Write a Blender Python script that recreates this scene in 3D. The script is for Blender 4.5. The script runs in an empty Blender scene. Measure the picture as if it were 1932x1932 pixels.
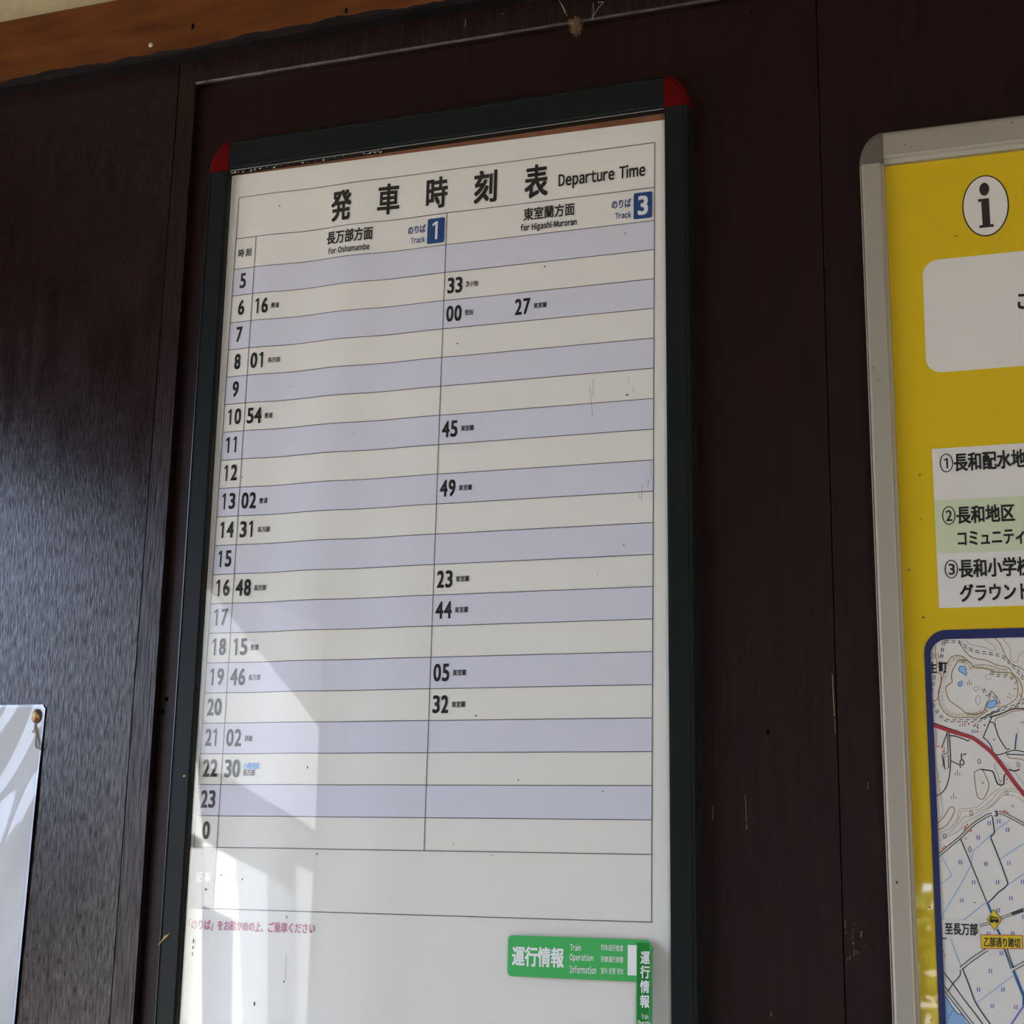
import bpy, bmesh, math, random
from mathutils import Vector, Matrix
random.seed(7)
sc = bpy.context.scene
C = sc.collection

# ------------------------------------------------------------------ camera
# plane coordinates (u to the right, v upwards, 1 unit = width of the printed table) live on the
# poster plane; S turns them into metres, TH levels the wall.
S, TH, ZB = 0.55, 0.0095, 2.26
CT, ST = math.cos(TH), math.sin(TH)
F = 3010.03
CC = (1.78243, -1.38407, 3.04379)
RW = ((0.94362253, 0.02459502, -0.33010847), (-0.05387682, -0.9725276, -0.22646713), (-0.32660956, 0.23148468, -0.91637385))

def W(u, v, z=0.0):            # plane point, z metres in front of the poster plane -> world
    return Vector((S * (CT * u + ST * v), -z, ZB + S * (-ST * u + CT * v)))

def back(px, py, z=0.0):       # a point seen in the photo, on the plane z metres off the poster plane
    a, b = (px - 966) / F, (py - 966) / F
    d = [RW[0][i] * a + RW[1][i] * b + RW[2][i] for i in range(3)]
    k = (z / S - CC[2]) / d[2]
    return (CC[0] + k * d[0], CC[1] + k * d[1])

def at(px, py, z=0.0):
    u, v = back(px, py, z)
    return W(u, v, z)

def rotv(d):
    return Vector((CT * d[0] + ST * d[1], -d[2], -ST * d[0] + CT * d[1]))

cam = bpy.data.cameras.new('camera')
cam.sensor_width = 36.0
cam.lens = F / 1932 * 36.0
cam.clip_start = 0.02
cob = bpy.data.objects.new('camera', cam)
C.objects.link(cob)
X, Y, Zc = rotv(RW[0]), -rotv(RW[1]), -rotv(RW[2])
pos = W(CC[0], CC[1], CC[2] * S)
cob.matrix_world = Matrix(((X.x, Y.x, Zc.x, pos.x), (X.y, Y.y, Zc.y, pos.y), (X.z, Y.z, Zc.z, pos.z), (0, 0, 0, 1)))
sc.camera = cob

# ------------------------------------------------------------------ daylight
wd = bpy.data.worlds.new('sky')
sc.world = wd
wd.use_nodes = True
nt = wd.node_tree
bg = nt.nodes['Background']
tc = nt.nodes.new('ShaderNodeTexCoord')
sx = nt.nodes.new('ShaderNodeSeparateXYZ')
rp = nt.nodes.new('ShaderNodeValToRGB')
rp.color_ramp.elements[0].position = 0.0
rp.color_ramp.elements[0].color = (0.66, 0.78, 1.0, 1)
rp.color_ramp.elements[1].position = 0.7
rp.color_ramp.elements[1].color = (0.45, 0.62, 1.0, 1)
nt.links.new(tc.outputs['Generated'], sx.inputs[0])
nt.links.new(sx.outputs['Z'], rp.inputs[0])
nt.links.new(rp.outputs[0], bg.inputs[0])
bg.inputs[1].default_value = 6.0

sun = bpy.data.lights.new('sun', 'SUN')
sun.energy = 23
sun.angle = 0.01
sun.color = (1.0, 0.93, 0.80)
so = bpy.data.objects.new('sun', sun)
C.objects.link(so)
so.rotation_euler = (0, math.radians(35), 0)     # from +X, high up, over the roof

sc.view_settings.view_transform = 'Standard'
sc.view_settings.look = 'None'
sc.view_settings.exposure = 0.60
sc.view_settings.gamma = 1.0
sc.view_settings.use_curve_mapping = False

# room: wall_front (poster wall) near y=0, seen from -y
XL, XR, YB, ZC = -1.5, 3.3, -4.0, 2.98
WALL = -0.012                                      # face of the panel behind the boards (z off)
def portal(cx, cy, cz, w, h, rot):
    l = bpy.data.lights.new('window_portal', 'AREA'); l.shape = 'RECTANGLE'; l.size = w; l.size_y = h
    l.cycles.is_portal = True
    o = bpy.data.objects.new('window_portal', l); C.objects.link(o)
    o.location = (cx, cy, cz); o.rotation_euler = rot
WIN = {  # name: (wall, a0, a1, z0, z1)
    'window_1': ('L', -2.24, -0.12, 0.45, 2.52),
    'door_1': ('L', -3.6, -2.36, 0.02, 2.46),
    'window_2': ('B', -0.08, 0.53, 0.80, 1.60),
    'fill_window': ('B', 1.75, 3.2, 0.30, 2.6),  # opening added out of view to even out the daylight
}
for n, (wl, a0, a1, z0, z1) in WIN.items():
    if wl == 'L':
        portal(XL - 0.02, (a0 + a1) / 2, (z0 + z1) / 2, z1 - z0, a1 - a0, (0, -math.pi / 2, 0))
    else:
        portal((a0 + a1) / 2, YB - 0.02, (z0 + z1) / 2, a1 - a0, z1 - z0, (math.pi / 2, 0, 0))

# ------------------------------------------------------------------ materials
MATS = {}
def mat(name, col, rough=0.5, spec=0.5, metal=0.0, coat=0.0, coat_rough=0.03):
    if name in MATS: return MATS[name]
    m = bpy.data.materials.new(name); m.use_nodes = True
    b = m.node_tree.nodes['Principled BSDF']
    b.inputs['Base Color'].default_value = (*col, 1)
    b.inputs['Roughness'].default_value = rough
    b.inputs['Specular IOR Level'].default_value = spec
    b.inputs['Metallic'].default_value = metal
    b.inputs['Coat Weight'].default_value = coat
    b.inputs['Coat Roughness'].default_value = coat_rough
    MATS[name] = m
    return m

def noisy(name, c0, c1, scale, rough=0.5, bump=0.0, stretch=(1, 1, 1), detail=6, spec=0.5, bscale=None, lo=0.35, hi=0.65, metal=0.0, bdist=0.002, r2=None):
    m = mat(name, c0, rough, spec, metal)
    t = m.node_tree; b = t.nodes['Principled BSDF']
    co = t.nodes.new('ShaderNodeTexCoord'); mp = t.nodes.new('ShaderNodeMapping'); mp.inputs['Scale'].default_value = stretch
    n = t.nodes.new('ShaderNodeTexNoise'); n.inputs['Scale'].default_value = scale; n.inputs['Detail'].default_value = detail
    r = t.nodes.new('ShaderNodeValToRGB')
    r.color_ramp.elements[0].position = lo; r.color_ramp.elements[1].position = hi
    r.color_ramp.elements[0].color = (*c0, 1); r.color_ramp.elements[1].color = (*c1, 1)
    t.links.new(co.outputs['Object'], mp.inputs[0]); t.links.new(mp.outputs[0], n.inputs['Vector'])
    t.links.new(n.outputs['Fac'], r.inputs[0]); t.links.new(r.outputs[0], b.inputs['Base Color'])
    if r2 is not None:
        mr = t.nodes.new('ShaderNodeMapRange'); mr.inputs[1].default_value = lo; mr.inputs[2].default_value = hi
        mr.inputs[3].default_value = rough; mr.inputs[4].default_value = r2
        t.links.new(n.outputs['Fac'], mr.inputs[0]); t.links.new(mr.outputs[0], b.inputs['Roughness'])
    if bump:
        n2 = t.nodes.new('ShaderNodeTexNoise'); n2.inputs['Scale'].default_value = bscale or scale; n2.inputs['Detail'].default_value = 4
        bp = t.nodes.new('ShaderNodeBump'); bp.inputs['Strength'].default_value = bump; bp.inputs['Distance'].default_value = bdist
        t.links.new(mp.outputs[0], n2.inputs['Vector']); t.links.new(n2.outputs['Fac'], bp.inputs['Height'])
        t.links.new(bp.outputs[0], b.inputs['Normal'])
    return m

def clear_sheet(name, f0=0.04):                    # thin clear plastic: lets light straight through, mirrors a little
    m = bpy.data.materials.new(name); m.use_nodes = True; t = m.node_tree
    t.nodes.remove(t.nodes['Principled BSDF']); out = t.nodes['Material Output']
    tr = t.nodes.new('ShaderNodeBsdfTransparent'); gl = t.nodes.new('ShaderNodeBsdfGlossy'); gl.inputs['Roughness'].default_value = 0.02
    lw = t.nodes.new('ShaderNodeLayerWeight'); lw.inputs['Blend'].default_value = 0.5
    pw = t.nodes.new('ShaderNodeMath'); pw.operation = 'POWER'; pw.inputs[1].default_value = 5
    mr = t.nodes.new('ShaderNodeMapRange'); mr.inputs[3].default_value = f0; mr.inputs[4].default_value = 1.0
    mx = t.nodes.new('ShaderNodeMixShader')
    t.links.new(lw.outputs['Facing'], pw.inputs[0]); t.links.new(pw.outputs[0], mr.inputs[0]); t.links.new(mr.outputs[0], mx.inputs[0])
    t.links.new(tr.outputs[0], mx.inputs[1]); t.links.new(gl.outputs[0], mx.inputs[2]); t.links.new(mx.outputs[0], out.inputs[0])
    MATS[name] = m
    return m

M_WALL = noisy('dark_brown_gloss_paint', (0.010, 0.0040, 0.0034), (0.016, 0.0066, 0.0056), 9, 0.17, 0.8, (6, 1, 1), 8, 0.5, 95, bdist=0.00020, r2=0.23)
def streak_gloss(m, lo, hi, scale, stretch):          # worn and fresh streaks of gloss paint along the grain
    t = m.node_tree; b = t.nodes['Principled BSDF']
    co = t.nodes.new('ShaderNodeTexCoord'); mp = t.nodes.new('ShaderNodeMapping'); mp.inputs['Scale'].default_value = stretch
    n = t.nodes.new('ShaderNodeTexNoise'); n.inputs['Scale'].default_value = scale; n.inputs['Detail'].default_value = 5
    mr = t.nodes.new('ShaderNodeMapRange'); mr.inputs[1].default_value = 0.34; mr.inputs[2].default_value = 0.66; mr.inputs[3].default_value = lo; mr.inputs[4].default_value = hi
    t.links.new(co.outputs['Object'], mp.inputs[0]); t.links.new(mp.outputs[0], n.inputs['Vector']); t.links.new(n.outputs['Fac'], mr.inputs[0]); t.links.new(mr.outputs[0], b.inputs['Specular IOR Level'])
streak_gloss(M_WALL, 0.24, 0.80, 60, (6, 1, 1))
M_STILE = noisy('dark_brown_grained_paint', (0.011, 0.0045, 0.0040), (0.019, 0.0085, 0.0074), 7, 0.26, 0.8, (22, 1, 1.2), 8, 0.45, 30, bdist=0.00025)
streak_gloss(M_STILE, 0.15, 0.65, 20, (22, 1, 1))
M_PANEL = noisy('dark_brown_panel_paint', (0.0125, 0.0047, 0.0042), (0.0185, 0.0072, 0.0064), 10, 0.38, 0.4, (14, 1, 1), 8, 0.21, 24, bdist=0.0002)
M_BEAM = noisy('varnished_brown_timber', (0.06, 0.017, 0.004), (0.17, 0.052, 0.011), 5, 0.42, 0.35, (1.6, 1, 9), 9, 0.3, 30, 0.25, 0.78, bdist=0.0003)
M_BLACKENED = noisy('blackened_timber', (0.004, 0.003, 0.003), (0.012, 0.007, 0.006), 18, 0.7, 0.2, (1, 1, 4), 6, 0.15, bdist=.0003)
M_PLASTER = noisy('beige_plaster', (0.44, 0.355, 0.205), (0.49, 0.395, 0.235), 60, 0.8, 0.3, (1, 1, 1), 6, 0.2, 160)
M_PAPER = mat('white_paper', (0.80, 0.778, 0.705), 0.55, 0.25)
M_LAV = mat('lavender_print', (0.672, 0.668, 0.735), 0.55, 0.25)
M_INK = mat('black_ink', (0.02, 0.021, 0.018), 0.5, 0.25)
M_LINE = mat('thin_grey_ink', (0.10, 0.095, 0.10), 0.5, 0.25)
M_NAVY = mat('navy_ink', (0.016, 0.062, 0.20), 0.5, 0.25)
M_WHITEINK = mat('white_ink', (0.78, 0.77, 0.75), 0.5, 0.25)
M_GREYINK = mat('grey_ink', (0.34, 0.34, 0.34), 0.5, 0.25)
M_RED = mat('crimson_ink', (0.46, 0.05, 0.13), 0.5, 0.25)
M_SKYINK = mat('light_blue_ink', (0.10, 0.38, 0.78), 0.5, 0.25)
M_FRAME = mat('dark_grey_green_frame', (0.0105, 0.0130, 0.0125), 0.34, 0.14)
M_CAP = mat('red_plastic', (0.085, 0.0022, 0.002), 0.4, 0.1)
M_BROWN = noisy('brown_backing_board', (0.22, 0.085, 0.038), (0.30, 0.125, 0.06), 14, 0.7, 0, (1, 1, 1), 6, 0.2)
M_CREAMFLAKE = mat('pale_flaked_paint', (0.45, 0.40, 0.38), 0.8, 0.1)
M_CLEAR = clear_sheet('clear_acrylic')
M_GREEN = mat('green_sticker', (0.050, 0.40, 0.092), 0.4, 0.3)
M_GREEN2 = mat('deep_green_sticker', (0.010, 0.20, 0.026), 0.35, 0.3)
M_ALU = mat('satin_aluminium', (0.37, 0.33, 0.265), 0.42, 0.5, 0.3)
M_GREYCAP = mat('grey_plastic', (0.115, 0.10, 0.075), 0.4, 0.4)
M_YEL = mat('yellow_print', (0.72, 0.495, 0.003), 0.5, 0.25)
M_WHITE2 = mat('white_print', (0.765, 0.73, 0.665), 0.5, 0.25)
M_PALEGREEN = mat('pale_green_print', (0.62, 0.68, 0.45), 0.5, 0.25)
M_MAPBLUE = mat('map_border_blue', (0.017, 0.027, 0.115), 0.5, 0.25)
M_SEA = mat('sea_blue_print', (0.28, 0.47, 0.72), 0.5, 0.25)
M_POND = mat('pond_blue_print', (0.30, 0.52, 0.82), 0.5, 0.25)
M_MBLUE = mat('map_line_blue', (0.035, 0.13, 0.32), 0.5, 0.25)
M_MLBLUE = mat('map_line_pale_blue', (0.28, 0.50, 0.70), 0.5, 0.25)
M_MVIOLET = mat('map_mark_violet', (0.16, 0.17, 0.50), 0.5, 0.25)
M_MBRN = mat('map_contour_brown', (0.40, 0.23, 0.055), 0.5, 0.25)
M_MBRN2 = mat('map_contour_pale', (0.47, 0.36, 0.20), 0.5, 0.25)
M_MBLK = mat('map_line_black', (0.055, 0.06, 0.06), 0.5, 0.25)
M_MGREY = mat('map_line_grey', (0.20, 0.20, 0.21), 0.5, 0.25)
M_MRED = mat('map_road_red', (0.43, 0.045, 0.05), 0.5, 0.25)
M_MORG = mat('map_mark_orange', (0.72, 0.20, 0.09), 0.5, 0.25)
M_SIGNYEL = mat('map_sign_yellow', (0.76, 0.55, 0.03), 0.5, 0.25)
M_SIGNRED = mat('map_sign_red', (0.55, 0.05, 0.03), 0.5, 0.25)
M_LAM = mat('laminated_white_sheet', (0.47, 0.465, 0.455), 0.5, 0.3, 0, 1.0, 0.02)
M_LAMEDGE = mat('clear_laminate_border', (0.52, 0.57, 0.68), 0.3, 0.4, 0, 1.0, 0.02)
M_BRASS = noisy('tarnished_brass', (0.20, 0.055, 0.012), (0.42, 0.31, 0.11), 260, 0.4, 0.2, (1, 1, 1), 4, 0.5, None, 0.38, 0.6, 0.5)
M_THREAD = mat('grey_brown_thread', (0.34, 0.26, 0.23), 0.9, 0.1)
M_DUST = mat('tan_dust', (0.24, 0.15, 0.08), 0.95, 0.05)
M_WEB = mat('cobweb_silk', (0.30, 0.25, 0.20), 0.9, 0.1)
M_HUSK = mat('dry_straw', (0.55, 0.36, 0.13), 0.7, 0.2)
M_SCUFF = mat('bare_wood_scuff', (0.38, 0.22, 0.10), 0.8, 0.1)
M_SCUFF2 = mat('pink_primer_scuff', (0.17, 0.075, 0.062), 0.8, 0.1)
M_HOLE = mat('dark_hole', (0.004, 0.003, 0.003), 0.9, 0.05)
M_NAIL = mat('dull_nail_head', (0.42, 0.37, 0.31), 0.6, 0.3)
M_CONC = noisy('tan_concrete', (0.42, 0.36, 0.27), (0.52, 0.45, 0.35), 4, 0.7, 0.2, (1, 1, 1), 8, 0.3)
M_ROOMWALL = noisy('brown_room_wall', (0.06, 0.035, 0.025), (0.09, 0.055, 0.04), 8, 0.6, 0, (1, 1, 1), 6, 0.2)
M_GRASS = noisy('outdoor_grass', (0.05, 0.10, 0.02), (0.11, 0.16, 0.04), 3, 0.9, 0, (1, 1, 1), 8, 0.1)
M_LEAF = noisy('tree_leaves', (0.03, 0.075, 0.012), (0.10, 0.17, 0.03), 9, 0.7, 0, (1, 1, 1), 4, 0.3)
M_BARK = mat('bark', (0.06, 0.045, 0.03), 0.9, 0.1)
M_BACKDROP = mat('brown_backdrop', (0.05, 0.045, 0.045), 0.8, 0.1)

# ------------------------------------------------------------------ builders
class MB:
    def __init__(s): s.v, s.f = [], []
    def poly(s, pts):
        n = len(s.v); s.v += [tuple(p) for p in pts]; s.f.append(tuple(range(n, n + len(pts))))
    def grid(s, rows):
        n = len(s.v); w = len(rows[0])
        for r in rows: s.v += [tuple(p) for p in r]
        for i in range(len(rows) - 1):
            for j in range(w - 1):
                a = n + i * w + j
                s.f.append((a, a + 1, a + w + 1, a + w))
    def box(s, a, b):
        x0, y0, z0 = a; x1, y1, z1 = b
        n = len(s.v)
        s.v += [(x0, y0, z0), (x1, y0, z0), (x1, y1, z0), (x0, y1, z0), (x0, y0, z1), (x1, y0, z1), (x1, y1, z1), (x0, y1, z1)]
        for q in ((0, 3, 2, 1), (4, 5, 6, 7), (0, 1, 5, 4), (1, 2, 6, 5), (2, 3, 7, 6), (3, 0, 4, 7)):
            s.f.append(tuple(n + i for i in q))
    def prism(s, front, backp):                   # two matching loops joined by sides
        n = len(s.v); k = len(front)
        s.v += [tuple(p) for p in front] + [tuple(p) for p in backp]
        s.f.append(tuple(range(n, n + k))); s.f.append(tuple(range(n + 2 * k - 1, n + k - 1, -1)))
        for i in range(k):
            j = (i + 1) % k
            s.f.append((n + i, n + k + i, n + k + j, n + j))
    def tube(s, pts, r, seg=6):
        pts = [Vector(p) for p in pts]; rings = []
        for i, p in enumerate(pts):
            t = (pts[min(i + 1, len(pts) - 1)] - pts[max(i - 1, 0)]).normalized()
            a = t.cross(Vector((0, 1, 0.13))).normalized(); b = t.cross(a)
            rr = r[i] if isinstance(r, (list, tuple)) else r
            rings.append([p + (a * math.cos(2 * math.pi * k / seg) + b * math.sin(2 * math.pi * k / seg)) * rr for k in range(seg + 1)])
        s.grid(rings)
        s.poly(rings[0][:-1]); s.poly(rings[-1][:-1][::-1])
    def build(s, name, m, parent=None, smooth=False, recalc=True):
        me = bpy.data.meshes.new(name); me.from_pydata(s.v, [], s.f); me.materials.append(m)
        if recalc:
            bm = bmesh.new(); bm.from_mesh(me); bmesh.ops.remove_doubles(bm, verts=bm.verts, dist=1e-6)
            bmesh.ops.recalc_face_normals(bm, faces=bm.faces); bm.to_mesh(me); bm.free()
        if smooth:
            for p in me.polygons: p.use_smooth = True
        o = bpy.data.objects.new(name, me); C.objects.link(o)
        if parent is not None:
            o.parent = parent
            o.matrix_parent_inverse = Matrix.Translation(-parent.location)
        return o

def tag(o, label, cat, group=None):
    o['label'] = label; o['category'] = cat
    if group: o['group'] = group
    return o
def thing(name, label, cat, loc, group=None):
    o = bpy.data.objects.new(name, None); C.objects.link(o); o.location = loc; o.empty_display_size = 0.05
    return tag(o, label, cat, group)
def struct(o):
    o['kind'] = 'structure'; return o
def part_label(o, t): o['label'] = t; return o

# ------------------------------------------------------------------ the setting
def wall_with_holes(name, wl, m, holes, thick=0.12):
    b = MB()
    lo, hi = (YB, 0.2) if wl == 'L' else (XL, XR)
    cuts = sorted(holes)
    def bx(a0, a1, z0, z1):
        if wl == 'L': b.box((XL - thick, a0, z0), (XL, a1, z1))
        else: b.box((a0, YB - thick, z0), (a1, YB, z1))
    p = lo
    for a0, a1, z0, z1 in cuts:
        bx(p, a0, 0, ZC); bx(a0, a1, 0, z0); bx(a0, a1, z1, ZC); p = a1
    bx(p, hi, 0, ZC)
    return struct(b.build(name, m, recalc=False))
wall_with_holes('wall_left', 'L', M_ROOMWALL, [v[1:] for v in WIN.values() if v[0] == 'L'])
wall_with_holes('wall_back', 'B', M_ROOMWALL, [v[1:] for v in WIN.values() if v[0] == 'B'])
b = MB(); b.box((XR, YB - 0.12, 0), (XR + 0.12, 0.2, ZC)); struct(b.build('wall_right', M_PLASTER))
b = MB(); b.box((XL - 0.12, YB - 0.12, -0.1), (XR + 0.12, 0.2, 0)); struct(b.build('floor', M_CONC))
b = MB(); b.box((XL - 0.2, YB - 0.2, ZC), (XR + 0.2, 0.2, ZC + 0.12)); struct(b.build('ceiling', mat('ceiling_board', (0.09, 0.06, 0.04), .7)))
b = MB(); b.box((-60, -60, -0.3), (60, 60, -0.12)); struct(b.build('ground', noisy('pale_gravel', (0.46, 0.40, 0.31), (0.56, 0.49, 0.39), 6, 0.9, 0, (1, 1, 1), 8, 0.1)))
M_PANE = clear_sheet('window_glass', 0.04)
M_SASH = mat('window_sash_paint', (0.10, 0.075, 0.06), 0.5)
for n, (wl, a0, a1, z0, z1) in WIN.items():
    f = MB(); g = MB(); t = 0.045
    def bx(bb, p0, p1, q0, q1, d0=-0.07, d1=-0.02):
        if wl == 'L': bb.box((XL + d0, p0, q0), (XL + d1, p1, q1))
        else: bb.box((p0, YB + d0, q0), (p1, YB + d1, q1))
    bx(f, a0, a0 + t, z0, z1); bx(f, a1 - t, a1, z0, z1); bx(f, a0 + t, a1 - t, z0, z0 + t); bx(f, a0 + t, a1 - t, z1 - t, z1)
    if n == 'window_1':
        for k in (1, 2): bx(f, a0 + (a1 - a0) * k / 3 - 0.02, a0 + (a1 - a0) * k / 3 + 0.02, z0 + t, z1 - t)
    fo = struct(f.build(n, M_SASH, recalc=False))
    if n != 'door_1':
        bx(g, a0 + t, a1 - t, z0 + t, z1 - t, -0.047, -0.043)
        go = g.build('window_pane', M_PANE, fo, recalc=False)

# poster wall: panel sheet, stile and flat sheet to the left, rail, beam, upper plaster
PZ = WALL
def slab(name, m, corners, z0, z1, smooth=False):   # corners in plane units, front at z1
    b = MB(); b.prism([W(u, v, z1) for u, v in corners], [W(u, v, z0) for u, v in corners]); return b.build(name, m)
def pq(*pts, z=0.0): return [back(x, y, z) for x, y in pts]
gx = lambda v, z=0: -0.1405 - 0.0107 * (v - 0.49)      # right-hand edge of the stile
sv = -4.1
top = 0.60
uR = 4.3
seam = lambda v: 1.3455 - 0.0064 * (v - 0.334)
struct(slab('wall_front', M_PANEL, [(-0.30, sv), (seam(sv) - 0.0012, sv), (seam(top) - 0.0012, top), (-0.30, top)], PZ - 0.03, PZ))
struct(slab('wall_front_right', M_PANEL, [(seam(sv) + 0.0012, sv), (uR, sv), (uR, top), (seam(top) + 0.0012, top)], PZ - 0.03, PZ - 0.0004))
struct(slab('wall_front_backing', M_HOLE, [(seam(sv) - 0.1, sv), (seam(sv) + 0.1, sv), (seam(top) + 0.1, top), (seam(top) - 0.1, top)], PZ - 0.05, PZ - 0.031))
# stile (grained strip) and flat sheet
jx = lambda v: gx(v) - 0.0535 + 0.004 * (v + 1)
struct(slab('trim_stile', M_STILE, [(jx(sv) + 0.0012, sv), (gx(sv), sv), (gx(top), top), (jx(top) + 0.0012, top)], PZ - 0.02, 0.0))
struct(slab('wall_front_left', M_WALL, [(-3.2, sv), (jx(sv) - 0.0008, sv), (jx(top) - 0.0008, top), (-3.2, top)], PZ - 0.02, 0.0004))
struct(slab('trim_groove', M_HOLE, [(gx(sv) - 0.002, sv), (gx(sv) + 0.0085, sv), (gx(0.4) + 0.001, 0.4), (gx(0.4) - 0.002, 0.4)], PZ - 0.01, PZ + 0.0006))
# head rail over the panel: stepped, with a small moulded lip, its highlight painted as a pale strip
rv = lambda u: 0.4925 + 0.0018 * u
b = MB()
pro = [(0.10, 0.0), (0.006, 0.0), (0.001, -0.0015), (0.0, -0.004), (0.0, PZ - 0.004)]
rows = []
for u in (gx(0.5) - 0.0005, 4.3):
    rows.append([W(u, rv(u) + dv, z + 0.0005) for dv, z in pro])
b.grid(rows)
struct(b.build('trim_rail', M_STILE))
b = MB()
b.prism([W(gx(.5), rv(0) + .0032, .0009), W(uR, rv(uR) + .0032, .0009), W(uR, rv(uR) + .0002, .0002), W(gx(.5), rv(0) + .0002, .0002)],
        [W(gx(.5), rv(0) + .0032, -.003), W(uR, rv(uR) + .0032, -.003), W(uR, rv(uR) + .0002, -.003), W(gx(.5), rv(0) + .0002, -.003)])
struct(b.build('trim_rail_highlight', noisy('rail_edge_highlight', (0.030, 0.018, 0.015), (0.10, 0.075, 0.068), 10, 0.5, 0, (3, 1, 1), 5, 0.4)))
# beam with a slightly wandering lower edge
BZ = 0.028
b = MB(); fr = []
bt = lambda u: 0.7290 + 0.006 * (u + 0.7)
bb_ = lambda u: 0.5560 + 0.0185 * (min(u, 0.35) + 0.7)
us = [-3.2 + i * 0.012 for i in range(int(7.5 / 0.012) + 1)]
rows = []
random.seed(3)
wob = [0.0024 * math.sin(9 * u) + 0.0020 * math.sin(23 * u + 1) + 0.0014 * math.sin(57 * u) + random.uniform(-.0016, .0016) for u in us]
for u, wv in zip(us, wob):
    rows.append([W(u, bt(u), -0.02), W(u, bt(u), BZ - .003), W(u, bt(u) - .006, BZ), W(u, bb_(u) + wv, BZ)])
b.grid(rows)
struct(b.build('trim_beam', M_BEAM))
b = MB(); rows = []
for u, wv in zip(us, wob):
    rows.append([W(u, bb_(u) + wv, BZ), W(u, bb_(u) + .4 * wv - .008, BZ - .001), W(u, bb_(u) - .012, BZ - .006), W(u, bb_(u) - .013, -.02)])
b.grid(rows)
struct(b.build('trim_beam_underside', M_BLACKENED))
struct(slab('wall_front_plaster', M_PLASTER, [(-3.2, 0.70), (4.3, 0.70), (4.3, 1.40), (-3.2, 1.40)], -0.03, 0.004))

# scuffs, scratches and holes in the wall (marks of their own)
def ribbon(b, pts, w, z, m=None):
    pts = [Vector((p[0], p[1], 0)) for p in pts]
    L_, R_ = [], []
    for i, p in enumerate(pts):
        t = (pts[min(i + 1, len(pts) - 1)] - pts[max(i - 1, 0)])
        t = t.normalized() if t.length > 0 else Vector((1, 0, 0)); n = Vector((-t.y, t.x, 0)) * w / 2
        L_.append(p + n); R_.append(p - n)
    b.grid([[W(p.x, p.y, z) for p in L_], [W(p.x, p.y, z) for p in R_]])
b = MB()
zz = PZ + 0.0003
for pts, w in (([(1570.5, 1272), (1572, 1310), (1574.5, 1352)], .0013), ([(1574.8, 1356), (1576, 1385)], .0008),
               ([(1345, 1520), (1344.5, 1548)], .0009), ([(1406, 1500), (1408.5, 1552)], .0008), ([(1408.6, 1556), (1409, 1565)], .0011), ([(1637, 1475), (1638, 1489)], .0008), ([(1454, 1908), (1455, 1918)], .0012)):
    ribbon(b, [back(*p, zz) for p in pts], w, zz)
sc1 = b.build('scratches', M_SCUFF); sc1.parent = bpy.data.objects['wall_front']; sc1['kind'] = 'stuff'
b = MB()
random.seed(11)
for (x, y, dx, dy, w) in ((1594, 1736, 1, 16, .002), (1595, 1756, 1, 6, .0016), (1611, 1752, -2, 9, .0011), (1609, 1764, 0, 8, .0011), (1613, 1742, -3, 5, .001), (1625, 1757, -1, 11, .0032), (1609, 1777, 1, 5, .003),
                          (1612, 1792, -1, 12, .0022), (1617, 1794, 0, 8, .0018), (1600, 1806, -2, 7, .0014), (1604, 1803, -1, 9, .0016), (1622, 1797, 1, 4, .0015), (1618, 1808, 0, 3, .001), (1632, 1783, 1, 2, .001), (1577, 1658, 1, 3, .001), (1585, 1667, 1, 3, .0012), (1630, 1690, 1, 4, .0008)):
    ribbon(b, [back(x, y, zz), back(x + dx * .5 + .6, y + dy * .5, zz), back(x + dx, y + dy, zz)], w, zz)
sc2 = b.build('paint_scuffs', M_SCUFF2); sc2.parent = bpy.data.objects['wall_front_right']; sc2['kind'] = 'stuff'

def dome(b, c, ru, rv_, z, hgt, n=20, rings=5):
    rows = []
    for i in range(rings + 1):
        a = math.pi / 2 * i / rings
        rows.append([W(c[0] + ru * math.cos(a) * math.cos(2 * math.pi * k / n), c[1] + rv_ * math.cos(a) * math.sin(2 * math.pi * k / n), z + hgt * math.sin(a)) for k in range(n + 1)])
    b.grid(rows)
def hole(px, py, r, z, rv_=None):
    b = MB(); c = back(px, py, z); dome(b, c, r, rv_ or r * 1.3, z, 0.0006, 14, 3); return b
for (x, y, r, z, par) in ((314, 1319.5, .0048, PZ, 'wall_front'), (307, 1343, .0048, PZ, 'wall_front'), (1449, 1381, .0042, PZ, 'wall_front'), (1417, 24, .003, PZ, 'wall_front'), (294, 1482, .003, PZ, 'wall_front'), (364, 50, .0045, BZ, 'trim_beam'), (653, 20, .004, BZ, 'trim_beam')):
    o = hole(x, y, r, z, r * (1.9 if par == 'trim_beam' else 1.25)).build('nail_hole', M_HOLE); o.parent = bpy.data.objects[par]
b = MB(); dome(b, back(284.5, 85, BZ), .0062, .0062, BZ, .0022)
tag(b.build('nail', M_NAIL, smooth=True), 'pale nail head standing on the lower edge of the orange brown beam', 'nail')

# ------------------------------------------------------------------ printing
def bump(u, v):                                      # the paper does not lie quite flat
    if not (-0.08 < u < 1.08): return 0.0
    fade = max(0.0, min(1.0, (0.62 - u) / 0.35)) * max(0.0, min(1.0, (u + 0.01) / 0.12)) * max(0.0, min(1.0, (0.225 - v) / 0.09))
    return 0.0022 * fade * math.sin(2 * math.pi * ((u - 0.30) / 0.245 + 0.30 * (0.1 - v)) + 1.4)

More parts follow.
